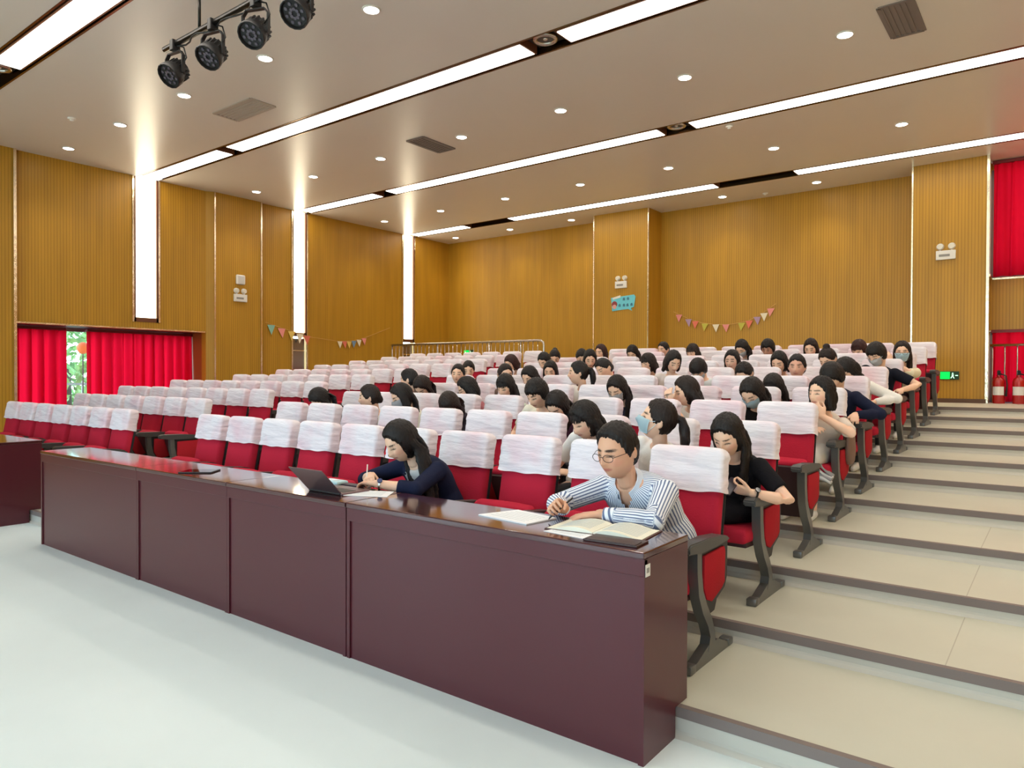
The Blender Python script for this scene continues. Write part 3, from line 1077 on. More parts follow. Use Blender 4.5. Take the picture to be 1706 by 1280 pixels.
def sheet(label, pts, thick=0.003, lines=0, name='paper_sheet', cat='paper'):
    c = Vector((sum(p[0] for p in pts) / 4, sum(p[1] for p in pts) / 4, DTOP))
    t = thing(name, label, cat, c)
    q = [(p[0] - c.x, p[1] - c.y) for p in pts]
    bm = B()
    quad_slab(bm, q, 0.0005, thick)
    obj('page', bm, M_PAPER, t)
    for k in range(lines):
        u = (k + 1.5) / (lines + 2)
        a = Vector(q[0]).lerp(Vector(q[3]), u)
        b = Vector(q[1]).lerp(Vector(q[2]), u)
        a, b = a.lerp(b, 0.12), a.lerp(b, 0.85)
        n_ = (Vector(q[3]) - Vector(q[0])).normalized() * 0.0025
        bm = B()
        quad_slab(bm, [a - n_, b - n_, b + n_, a + n_], thick, thick + 0.0003)
        obj('print_line', bm, M_PRINT, t)
    return t


sheet('white paper stack between the man and the empty chairs', [(-2.33, 2.76), (-2.0, 2.72), (-1.97, 2.93), (-2.25, 2.985)], 0.006, 6, 'paper_stack')
sheet('white paper sheet under the hands of the woman in navy', [(-3.34, 2.72), (-3.09, 2.84), (-3.2, 3.0), (-3.46, 2.88)], 0.002, 5)
# open book in front of the man
t = thing('open_book', 'open book with printed pages in front of the man', 'book', (-1.66, 2.85, DTOP))
t.rotation_euler.z = math.radians(6)
boxobj('cover', mat('brown_cover', (84, 50, 44), rough=0.5), -0.24, 0.24, -0.12, 0.12, 0.0006, 0.004, t)
for s in (-1, 1):
    bm = B()
    rings = []
    for k in range(9):
        u = k / 8
        x = s * (0.002 + 0.228 * u)
        z = 0.006 + 0.022 * math.sin(PI * min(1, u * 1.1 + 0.06)) * (1 - 0.4 * u)
        rings.append([Vector((x, -0.112, 0.004)), Vector((x, -0.112, z)), Vector((x, 0.112, z)), Vector((x, 0.112, 0.004))])
    ring_loft(bm, rings)
    pg = obj('page_block', bm, M_CREAMP, t, smooth=False)
    for k in range(9):
        bm = B()
        yy = 0.085 - k * 0.02
        rings = []
        for j in range(7):
            u = 0.12 + 0.74 * j / 6
            x = s * (0.002 + 0.228 * u)
            z = 0.0064 + 0.022 * math.sin(PI * min(1, u * 1.1 + 0.06)) * (1 - 0.4 * u)
            rings.append([Vector((x, yy, z)), Vector((x, yy + 0.006, z)), Vector((x, yy + 0.006, z + 0.0005)), Vector((x, yy, z + 0.0005))])
        ring_loft(bm, rings)
        obj('print_line', bm, M_PRINT, pg)
t = thing('leather_folder', 'dark brown folder lying open at the desk corner', 'folder', (-1.5, 2.7, DTOP))
t.rotation_euler.z = math.radians(4)
boxobj('cover', mat('dark_leather', (58, 36, 34), rough=0.4), -0.13, 0.12, -0.075, 0.05, 0.0006, 0.008, t, bev=0.002)
boxobj('pocket', mat('dark_leather', (58, 36, 34)), -0.12, 0.11, -0.07, 0.0, 0.008, 0.011, t)
sheet('pale note sheet tucked under the open book', [(-1.86, 2.66), (-1.64, 2.64), (-1.63, 2.74), (-1.84, 2.76)], 0.002, 3, 'note_sheet')
# laptop
t = thing('laptop', 'thin open laptop seen from behind on the short desk', 'laptop', (-3.49, 2.71, DTOP))
M_LAP = mat('rose_grey_aluminium', (128, 104, 106), rough=0.3, metal=0.7)
boxobj('base', M_LAP, -0.156, 0.156, 0.0, 0.215, 0.0006, 0.012, t, bev=0.003)
boxobj('keyboard', mat('black_keys', (28, 28, 30), rough=0.5), -0.135, 0.135, 0.035, 0.125, 0.012, 0.0135, t)
boxobj('trackpad', mat('grey_trackpad', (120, 108, 110), rough=0.3), -0.045, 0.045, 0.14, 0.2, 0.012, 0.0128, t)
bm = B()
bx(bm, -0.156, 0.156, -0.003, 0.003, 0.0, 0.205, 0.002)
ang = Matrix.Translation((0, 0, 0.012)) @ Matrix.Rotation(math.radians(44), 4, 'X')
bm.transform(ang)
lid = obj('lid', bm, M_LAP, t)
bm = B()
bx(bm, -0.145, 0.145, 0.003, 0.0036, 0.012, 0.195)
bm.transform(ang)
obj('screen', bm, mat('dark_screen', (22, 24, 30), rough=0.1), lid)
bm = B()
tube(bm, [(-0.145, 0, 0.008), (0.145, 0, 0.008)], 0.006, 8)
obj('hinge', bm, M_DARK, t)
t = thing('usb_stick', 'small dark flash drive plugged beside the laptop', 'flash drive', (-3.68, 2.78, DTOP))
boxobj('body', M_DARK, -0.045, 0.02, -0.008, 0.008, 0.001, 0.011, t, bev=0.002)
boxobj('plug', M_STEEL, 0.02, 0.034, -0.006, 0.006, 0.003, 0.009, t)
t = thing('tissue_pack', 'pale blue tissue pack lying behind the laptop', 'tissue pack', (-3.72, 2.965, DTOP))
boxobj('pack', mat('pale_blue_film', (186, 222, 232), rough=0.3), -0.09, 0.09, -0.05, 0.045, 0.0006, 0.03, t, bev=0.012)
boxobj('flap', M_PAPER, -0.04, 0.045, -0.02, 0.02, 0.029, 0.033, t)
t = thing('notebook', 'dark notebook with white edge beside the tissue pack', 'notebook', (-3.55, 2.975, DTOP))
boxobj('cover', mat('plum_cover', (54, 34, 50), rough=0.5), -0.075, 0.075, -0.032, 0.03, 0.0006, 0.016, t, bev=0.002)
boxobj('page_block', M_PAPER, -0.073, 0.073, -0.031, 0.029, 0.003, 0.0135, t)
t = thing('tablet', 'black tablet lying flat on the empty stretch of desk', 'tablet', (-4.96, 2.74, DTOP))
t.rotation_euler.z = math.radians(38)
boxobj('case', M_DARK, -0.12, 0.12, -0.085, 0.085, 0.0006, 0.009, t, bev=0.003)
boxobj('screen', mat('black_glass', (14, 14, 16), rough=0.05), -0.112, 0.112, -0.077, 0.077, 0.009, 0.0095, t)

# ------------------------------------------------------------------ auditorium chairs
M_RED = cloth_mat('crimson_upholstery', (188, 38, 60), bump=0.15, bscale=120)
M_REDP = cloth_mat('crimson_side_panel', (172, 32, 42), bump=0.1, bscale=120)
M_COVER = cloth_mat('white_slip_cover', (238, 229, 234), tint_rgb=(235, 205, 213), bump=0.12, bscale=60)
_nt = M_COVER.node_tree
for _n in _nt.nodes:
    if _n.type == 'MAPPING':
        _n.inputs['Scale'].default_value = (0.12, 0.12, 0.62)
        _n.inputs['Rotation'].default_value = (0, 0.12, 0)
    if _n.type == 'BUMP':
        _n.inputs['Strength'].default_value = 0.55
        _n.inputs['Distance'].default_value = 0.02
M_SHELL = mat('black_plastic_shell', (28, 24, 25), rough=0.5)
M_PAN = mat('dark_maroon_pan', (52, 18, 20), rough=0.55)
M_CAST = mat('grey_cast_metal', (112, 110, 106), rough=0.34, metal=0.55)
M_ARM = mat('dark_grey_armrest', (72, 70, 68), rough=0.42)

TILT = math.radians(11)
BACK = Matrix.Translation((0, 0.16, 0.36)) @ Matrix.Rotation(-TILT, 4, 'X')      # local: z up along the back, -y front


def cushion(w, d, h, n=(10, 4, 8), puff=0.02, r=0.03):
    """soft box centred in x, y from 0 to d, z from 0 to h"""
    bm = B()
    bx(bm, -w, w, 0, d, 0, h, bev=r, seg=3)
    bmesh.ops.subdivide_edges(bm, edges=[e for e in bm.edges if e.calc_length() > 0.1], cuts=3, use_grid_fill=True)
    for v in bm.verts:
        u, t_ = v.co.x / w, (v.co.z - h / 2) / (h / 2)
        if v.co.y < d * 0.4:
            v.co.y -= puff * max(0, 1 - u * u) * max(0, 1 - t_ * t_)
    return bm


def cover_mesh(seed):
    rnd = random.Random(seed)
    w, d, h = 0.219, 0.125, 0.25
    bm = B()
    nx, nz, nd = 20, 14, 5
    # wrapped shell: profile across x runs round the cushion; built as rings at heights, closed on top
    rings = []
    ns = 72
    off = Vector((seed * 3.1, seed * 1.7, 0))
    hs = [0, 0.01, 0.024] + [0.024 + 0.0135 * q_ for q_ in range(1, 14)] + [0.21, 0.224, 0.236, 0.244, 0.249, 0.25]
    for zi, z in enumerate(hs):
        top = max(0.0, (z - (h - 0.045)) / 0.045)
        inset = 0.045 * (1 - math.sqrt(max(0, 1 - top * top)))
        flare = 0.003 * max(0, 1 - z / 0.05)
        ring = []
        for k in range(ns):
            ww, dd = w - inset * 0.9 + flare, d / 2 - inset * 0.6 + flare
            rc_ = min(0.03, dd * 0.6)
            # walk round a rounded rectangle at even spacing
            sx, sy = ww - rc_, dd - rc_
            per = [2 * sx, PI / 2 * rc_, 2 * sy, PI / 2 * rc_, 2 * sx, PI / 2 * rc_, 2 * sy, PI / 2 * rc_]
            t_ = sum(per) * k / ns
            sg = 0
            while t_ > per[sg] and sg < 7:
                t_ -= per[sg]
                sg += 1
            q_ = sg // 2
            ang_ = -PI / 2 + q_ * PI / 2
            n0 = Vector((math.cos(ang_), math.sin(ang_), 0))
            if sg % 2 == 0:
                tx = Vector((-n0.y, n0.x, 0))
                ext = sx if q_ % 2 == 0 else sy
                oth = dd if q_ % 2 == 0 else ww
                p = n0 * oth + tx * (t_ - ext)
                dirn = n0
            else:
                a2 = ang_ + t_ / rc_
                cc = Vector((math.copysign(sx, math.cos(ang_ + PI / 4)), math.copysign(sy, math.sin(ang_ + PI / 4)), 0))
                dirn = Vector((math.cos(a2), math.sin(a2), 0))
                p = cc + dirn * rc_
            p = Vector((p.x, p.y, z))
            x = p.x / ww
            wr = noise.noise(Vector((p.x * 3, p.y * 3, z * 18 + p.x * 3)) + off) * 0.006 + noise.noise(Vector((p.x * 5, p.y * 8, z * 55 + p.x * 6)) + off) * 0.0055
            wr *= (1 - top * 0.6)
            p += dirn * wr
            if zi == 0:
                p.z += 0.003 * math.sin(k * 0.5 + seed) + 0.008 * (x * x)
            ring.append(p)
        rings.append(ring)
    # top closing rings
    last = rings[-1]
    for s in (0.72, 0.4, 0.12):
        rings.append([Vector((p.x * s, p.y * s, 0.251 + 0.004 * (1 - s))) for p in last])
    vr = ring_loft(bm, rings, cap=False)
    bm.faces.new(vr[-1])
    bm.transform(BACK @ Matrix.Translation((0, 0.035, 0.45)))
    return to_mesh('slip_cover', bm, M_COVER, True)


COVERS = [cover_mesh(s) for s in range(1, 7)]
bm = cushion(0.205, 0.085, 0.56, puff=0.022)
bm.transform(BACK)
ME_BACK = to_mesh('backrest', bm, M_RED, True, 50)
bm = B()
bx(bm, -0.208, 0.208, 0.07, 0.102, 0.02, 0.6, 0.02)
bm.transform(BACK)
ME_SHELL = to_mesh('back_shell', bm, M_SHELL, True, 40)


def seat_meshes(ang, piv=(0.11, 0.335)):
    """seat cushion hinged at the back; ang lifts the front edge"""
    T = Matrix.Translation((0, piv[0], piv[1])) @ Matrix.Rotation(-ang, 4, 'X')
    bm = B()
    bx(bm, -0.228, 0.228, -0.43, -0.02, 0.0, 0.085, bev=0.03, seg=3)
    bmesh.ops.subdivide_edges(bm, edges=[e for e in bm.edges if e.calc_length() > 0.1], cuts=2, use_grid_fill=True)
    for v in bm.verts:
        if v.co.z > 0.05:
            v.co.z += 0.018 * max(0, 1 - (v.co.x / 0.24) ** 2)
    bm.transform(T)
    a = to_mesh('seat_cushion', bm, M_RED, True, 50)
    bm = B()
    bx(bm, -0.222, 0.222, -0.4, 0.0, -0.022, 0.012, 0.01)
    bm.transform(T)
    b = to_mesh('seat_pan', bm, M_PAN, True, 40)
    return a, b


SEAT_UP = [seat_meshes(math.radians(a), (0.1, 0.215)) for a in (63, 67, 72)]
SEAT_DOWN = seat_meshes(math.radians(3))


def stand_meshes():
    """cast end standard between two seats, centred on x=0"""
    bm = B()
    # foot bar
    prism(bm, [(-0.27, 0.0), (-0.27, 0.035), (-0.2, 0.04), (-0.06, 0.085), (0.06, 0.085), (0.17, 0.04), (0.25, 0.03), (0.25, 0.0)], 'X', -0.024, 0.024)
    # toe caps
    bx(bm, -0.03, 0.03, -0.29, -0.225, 0.0, 0.045, 0.008)
    bx(bm, -0.03, 0.03, 0.2, 0.262, 0.0, 0.04, 0.008)
    # curved upright
    path = [(-0.02, 0.05), (-0.015, 0.13), (-0.05, 0.2), (-0.115, 0.28), (-0.165, 0.37), (-0.185, 0.48), (-0.19, 0.6)]
    wid = [0.05, 0.03, 0.029, 0.03, 0.028, 0.026, 0.026]
    rings = []
    for i, (y, z) in enumerate(path):
        a = path[max(i - 1, 0)]
        b = path[min(i + 1, len(path) - 1)]
        d = Vector((0, b[0] - a[0], b[1] - a[1])).normalized()
        n = Vector((0, -d.z, d.y))
        p = Vector((0, y, z))
        rings.append([p + n * wid[i] + Vector((-0.026, 0, 0)), p + n * wid[i] + Vector((0.026, 0, 0)), p - n * wid[i] + Vector((0.026, 0, 0)), p - n * wid[i] + Vector((-0.026, 0, 0))])
    ring_loft(bm, rings)
    leg = to_mesh('leg', bm, M_CAST, True, 40)
    bm = B()
    prism(bm, [(-0.15, 0.58), (-0.15, 0.36), (-0.09, 0.27), (-0.03, 0.235), (0.03, 0.24), (0.06, 0.29), (0.17, 0.33), (0.2, 0.38), (0.205, 0.58)], 'X', -0.016, 0.016)
    frame = to_mesh('side_frame', bm, M_SHELL, False)
    bm = B()
    poly = [(-0.128, 0.548), (-0.132, 0.39), (-0.095, 0.325), (-0.03, 0.3), (0.1, 0.34), (0.138, 0.365), (0.145, 0.53), (0.13, 0.552)]
    for s in (-1, 1):
        ring_loft(bm, [[Vector((s * 0.015, y, z)) for y, z in poly], [Vector((s * 0.027, y, z)) for y, z in poly], [Vector((s * 0.032, y * 0.92 + 0.001, (z - 0.42) * 0.92 + 0.42)) for y, z in poly]])
    pan = to_mesh('side_panel', bm, M_REDP, True, 40)
    bm = B()
    prism(bm, [(-0.33, 0.59), (-0.335, 0.62), (-0.31, 0.638), (-0.05, 0.63), (0.12, 0.612), (0.18, 0.595), (0.185, 0.575), (0.0, 0.572), (-0.2, 0.575)], 'X', -0.036, 0.036)
    bmesh.ops.bevel(bm, geom=[e for e in bm.edges], offset=0.007, segments=2, affect='EDGES')
    arm = to_mesh('armrest', bm, M_ARM, True, 40)
    return leg, frame, pan, arm


ST_LEG, ST_FRAME, ST_PANEL, ST_ARM = stand_meshes()
SP = 0.545
ORDN = ['zeroth', 'first', 'second', 'third', 'fourth', 'fifth', 'sixth', 'seventh', 'eighth', 'ninth', 'tenth']


def add_stand(t, x):
    leg = link('leg', ST_LEG, t, (x, 0, 0))
    fr = link('side_frame', ST_FRAME, t, (x, 0, 0))
    link('side_panel', ST_PANEL, fr)
    link('armrest', ST_ARM, t, (x, 0, 0))


def chair(x, y, z, half, label, group, occupied, rnd, both):
    t = thing('auditorium_chair', label, 'chair', (x, y, z), group)
    link('backrest', ME_BACK, t)
    link('back_shell', ME_SHELL, t)
    link('slip_cover', COVERS[rnd.randrange(6)], t)
    a, b = SEAT_DOWN if occupied else SEAT_UP[rnd.randrange(3)]
    s = link('seat_cushion', a, t)
    link('seat_pan', b, s)
    add_stand(t, half)
    if both:
        add_stand(t, -half)
    return t


def seat_xy(k, i):
    return (-1.43 - SP / 2 - SP * i, N1 + (k - 1) * PITCH + 0.62, step_z(k))


SPC = 0.5536


def chair_xy(k, i):
    return (-1.673 - SPC * i, N1 + (k - 1) * PITCH + 0.62, step_z(k))


OCC = {(1, 0), (1, 3)}

# ------------------------------------------------------------------ people
JOBS = []


def job(bm, voxel, done, smooth=2, dec=None):
    me = to_mesh('work', bm, None)
    o = bpy.data.objects.new('work', me)
    COL.objects.link(o)
    r = o.modifiers.new('r', 'REMESH')
    r.mode = 'VOXEL'
    r.voxel_size = voxel
    r.use_smooth_shade = True
    if smooth:
        s = o.modifiers.new('s', 'SMOOTH')
        s.factor = 0.5
        s.iterations = smooth
    if dec:
        d = o.modifiers.new('d', 'DECIMATE')
        d.ratio = dec
    JOBS.append((o, done))


def run_jobs():
    dg = bpy.context.evaluated_depsgraph_get()
    dg.update()
    res = []
    for o, done in JOBS:
        me = bpy.data.meshes.new_from_object(o.evaluated_get(dg))
        res.append((o, me, done))
    for o, me, done in res:
        old = o.data
        bpy.data.objects.remove(o)
        bpy.data.meshes.remove(old)
        done(me)
    JOBS.clear()


def verts_np(me):
    a = np.empty(len(me.vertices) * 3, dtype=np.float32)
    me.vertices.foreach_get('co', a)
    return a.reshape(-1, 3)


def set_tint(me, col):
    at = me.color_attributes.new('tint', 'FLOAT_COLOR', 'POINT')
    c = np.concatenate([col, np.ones((len(col), 1))], axis=1).astype(np.float32)
    at.data.foreach_set('color', c.ravel())


def tint_mat(name, rough, sss=0.0, spec=0.35, bump=0.0, bscale=60, stripes=False, sheen=0.0):
    if name in MATS:
        return MATS[name]
    m = mat(name, (200, 200, 200), rough=rough, spec=spec, bump=bump, bump_scale=bscale, sheen=sheen)
    nt = m.node_tree
    b = nt.nodes['Principled BSDF']
    a = nt.nodes.new('ShaderNodeAttribute')
    a.attribute_name = 'tint'
    nt.links.new(a.outputs['Color'], b.inputs['Base Color'])
    if sss:
        b.inputs['Subsurface Weight'].default_value = sss
        b.inputs['Subsurface Radius'].default_value = (0.012, 0.005, 0.003)
    if stripes:
        s = nt.nodes.new('ShaderNodeAttribute')
        s.attribute_name = 'stripe'
        ml = nt.nodes.new('ShaderNodeMath')
        ml.operation = 'MULTIPLY'
        ml.inputs[1].default_value = 1 / 0.0145
        nt.links.new(s.outputs['Fac'], ml.inputs[0])
        fr = nt.nodes.new('ShaderNodeMath')
        fr.operation = 'FRACT'
        nt.links.new(ml.outputs[0], fr.inputs[0])
        rp = nt.nodes.new('ShaderNodeValToRGB')
        rp.color_ramp.elements[0].position = 0.5
        rp.color_ramp.elements[0].color = lin(238, 240, 246)
        rp.color_ramp.elements[1].position = 0.6
        rp.color_ramp.elements[1].color = lin(104, 116, 150)
        e = rp.color_ramp.elements.new(0.92)
        e.color = lin(108, 120, 152)
        e = rp.color_ramp.elements.new(1.0)
        e.color = lin(238, 240, 246)
        nt.links.new(fr.outputs[0], rp.inputs[0])
        nt.links.new(rp.outputs[0], b.inputs['Base Color'])
    return m


M_SKIN = tint_mat('skin', 0.5, sss=0.12)
M_CLOTH = tint_mat('garment_cloth', 0.85, spec=0.15, bump=0.12, bscale=90)
M_STRIPE = tint_mat('striped_shirt_cloth', 0.8, spec=0.15, bump=0.1, stripes=True)


def hair_mat(name, rgb):
    return mat(name, rgb, rough=0.45, spec=0.35, noise_amt=0.4, noise_scale=30, bump=0.35, bump_scale=60, stretch=(6, 6, 0.4))


HAIR = {'black': hair_mat('black_hair', (24, 17, 16)), 'brown': hair_mat('dark_brown_hair', (34, 21, 17)), 'auburn': hair_mat('auburn_hair', (54, 25, 22))}
M_MASKB = mat('blue_mask', (212, 236, 246), rough=0.8)
M_MASKW = mat('white_mask', (226, 228, 232), rough=0.8)
M_WIRE = mat('dark_wire', (40, 36, 36), rough=0.3, metal=0.7)


def sstep(e0, e1, x):
    t = np.clip((x - e0) / (e1 - e0), 0, 1)
    return t * t * (3 - 2 * t)


def head_pos(x, y, z, k=1.0, inflate=0.0, male=False):
    """skull surface for a unit direction; face towards -y"""
    low = max(0.0, -z)
    w = 0.076 if male else 0.0735
    px, py, pz = w * x, 0.096 * y, 0.116 * z
    px *= 1 - (0.22 if male else 0.32) * low ** 1.6
    if y > 0:
        py *= 1 - 0.42 * low
        py *= 1 + 0.05 * max(0, z)
    else:
        py -= 0.01 * low

    def g(a, b, c, s):
        return math.exp(-((x - a) ** 2 + (y - b) ** 2 + (z - c) ** 2) / (s * s))
    py -= 0.027 * g(0, -0.98, -0.2, 0.14) + 0.012 * g(0, -1, 0.02, 0.11)
    for s in (-1, 1):
        py += 0.011 * g(s * 0.37, -0.92, 0.06, 0.15)
        py -= 0.004 * g(s * 0.34, -0.88, 0.27, 0.17)
        py -= 0.004 * g(s * 0.55, -0.78, -0.18, 0.2)
        py -= 0.003 * g(s * 0.12, -0.95, -0.24, 0.08)
    py -= 0.010 * g(0, -0.87, -0.46, 0.14)
    py += 0.004 * g(0, -0.83, -0.6, 0.1)
    py -= 0.008 * g(0, -0.65, -0.78, 0.2)
    p = Vector((px, py, pz)) * k
    if inflate:
        p += Vector((x, y, z)) * inflate
    return p


def add_head(bm, L, k, male):
    nu, nv = 44, 30
    rings = []
    for j in range(1, nv):
        el = -PI / 2 + PI * j / nv
        rings.append([L(head_pos(math.cos(el) * math.cos(2 * PI * i / nu), math.cos(el) * math.sin(2 * PI * i / nu), math.sin(el), k, 0, male)) for i in range(nu)])
    ring_loft(bm, rings)


def add_hand(bm, wrist, d, n, right, curl=(0.4, 0.45, 0.5, 0.55), spread=0.06, thumb=(0.6, 0.25), k=1.0):
    """palm, four fingers and a thumb. d: wrist to knuckles, n: out of the palm"""
    d = Vector(d).normalized()
    n = Vector(n)
    n = (n - d * n.dot(d)).normalized()
    a = d.cross(n) if right else n.cross(d)      # towards the thumb
    w = Vector(wrist)
    rings = []
    for t, hw, ht in ((-0.015, 0.024, 0.018), (0.01, 0.029, 0.017), (0.04, 0.037, 0.0155), (0.075, 0.041, 0.0135), (0.09, 0.037, 0.010)):
        c = w + d * t * k
        ring = []
        for i in range(14):
            q = 2 * PI * i / 14
            cx, cy = math.cos(q), math.sin(q)
            ring.append(c + a * math.copysign(abs(cx) ** 0.7, cx) * hw * k + n * math.copysign(abs(cy) ** 0.8, cy) * ht * k)
        rings.append(ring)
    ring_loft(bm, rings)
    tips = []
    for i, (off, ln) in enumerate(((0.03, 0.072), (0.0103, 0.08), (-0.0105, 0.074), (-0.030, 0.058))):
        base = w + (d * 0.082 + a * off) * k
        ang = spread * (1.5 - i)
        dr = (d * math.cos(ang) + a * math.sin(ang)).normalized()
        pts = [base - dr * 0.015 * k, base]
        rad = [0.0088 * k, 0.0088 * k]
        tot = 0.0
        for j, fr in enumerate((0.44, 0.31, 0.25)):
            tot += curl[i] * (0.7, 1.1, 0.8)[j]
            v = (dr * math.cos(tot) + n * math.sin(tot))
            pts.append(pts[-1] + v * ln * fr * k)
            rad.append((0.0082, 0.0074, 0.0064)[j] * k)
        tube(bm, pts, rad, 8, round_ends=True)
        tips.append(pts[-1])
    base = w + (d * 0.022 + a * 0.026) * k
    v1 = (a * thumb[0] + d * 0.75 + n * thumb[1]).normalized()
    v2 = (a * (thumb[0] - 0.45) + d * 0.9 + n * (thumb[1] + 0.15)).normalized()
    p1 = base + v1 * 0.042 * k
    p2 = p1 + v2 * 0.032 * k
    p3 = p2 + v2 * 0.02 * k
    tube(bm, [base - v1 * 0.012 * k, base, p1, p2, p3], [0.014 * k, 0.0135 * k, 0.0105 * k, 0.0095 * k, 0.007 * k], 8, round_ends=True)
    tips.append(p3)
    return tips


def ik(s, w, l1, l2, pole):
    d = w - s
    L_ = min(d.length, (l1 + l2) * 0.995)
    u = d.normalized()
    w = s + u * L_
    ca = (l1 * l1 + L_ * L_ - l2 * l2) / (2 * l1 * L_)
    ca = max(-1, min(1, ca))
    p = Vector(pole)
    p = (p - u * p.dot(u)).normalized()
    return s + u * l1 * ca + p * l1 * math.sqrt(1 - ca * ca), w


def ering(c, lat, dep, a, b, n=22, e=1.0):
    out = []
    for i in range(n):
        q = 2 * PI * i / n
        x, y = math.cos(q), math.sin(q)
        out.append(c + lat * math.copysign(abs(x) ** e, x) * a + dep * math.copysign(abs(y) ** e, y) * b)
    return out


TORSO = [(-0.06, 0.10, 0.07), (-0.02, 0.155, 0.105), (0.06, 0.168, 0.12), (0.2, 0.16, 0.118), (0.4, 0.137, 0.102), (0.6, 0.146, 0.108), (0.76, 0.158, 0.108), (0.88, 0.15, 0.092), (0.95, 0.105, 0.072), (1.0, 0.062, 0.056)]


HAIRLINE = {
    'man': ([-1, -0.8, -0.62, -0.45, -0.3, -0.16, 0.0, 0.12, 0.35, 1], [0.76, 0.72, 0.64, 0.36, 0.0, -0.26, -0.1, -0.2, -0.6, -0.66]),
    'crop': ([-1, -0.8, -0.6, -0.45, -0.3, -0.1, 0.1, 0.4, 1], [0.40, 0.36, 0.26, 0.06, -0.3, -0.5, -0.5, -0.75, -0.8]),
    'woman': ([-1, -0.85, -0.7, -0.55, -0.42, -0.3, 0.0, 1], [0.78, 0.72, 0.56, 0.26, -0.3, -0.8, -0.95, -0.9]),
    'tied': ([-1, -0.85, -0.7, -0.5, -0.3, -0.1, 0.05, 0.3, 1], [0.72, 0.66, 0.5, 0.2, -0.08, -0.12, -0.05, -0.6, -0.7]),
}


def hair_cap(bm, L, k, kind, male, ph):
    nu, nv = 56, 36
    hy, hz = HAIRLINE[kind]
    rings = []
    for j in range(1, nv):
        el = -PI / 2 + PI * j / nv
        ring = []
        for i in range(nu):
            x, y, z = math.cos(el) * math.cos(2 * PI * i / nu), math.cos(el) * math.sin(2 * PI * i / nu), math.sin(el)
            wob = (0.05 * math.sin(x * 9 + ph) + 0.03 * math.sin(x * 23 + ph * 2)) * (0.4 if kind == 'man' else 1)
            d_ = z - float(np.interp(y, hy, hz)) - wob
            m_ = min(1.0, max(0.0, (d_ + 0.03) / 0.2))
            m_ = m_ * m_ * (3 - 2 * m_)
            th = {'man': 0.008 + 0.008 * max(0, z), 'crop': 0.013 + 0.006 * max(0, z), 'woman': 0.011 + 0.006 * max(0, z), 'tied': 0.009 + 0.004 * max(0, z)}[kind]
            if kind in ('woman', 'tied') and y < 0.3:
                th -= 0.007 * math.exp(-((x - 0.05 * math.sin(ph)) / 0.06) ** 2) * max(0, z)
            if kind == 'man':
                th += 0.006 * max(0, -y) * max(0, z) * (1 + 0.4 * math.sin(x * 7))
            ring.append(L(head_pos(x, y, z, k, -0.006 + m_ * (th + 0.006) * k, male)))
        rings.append(ring)
    ring_loft(bm, rings)


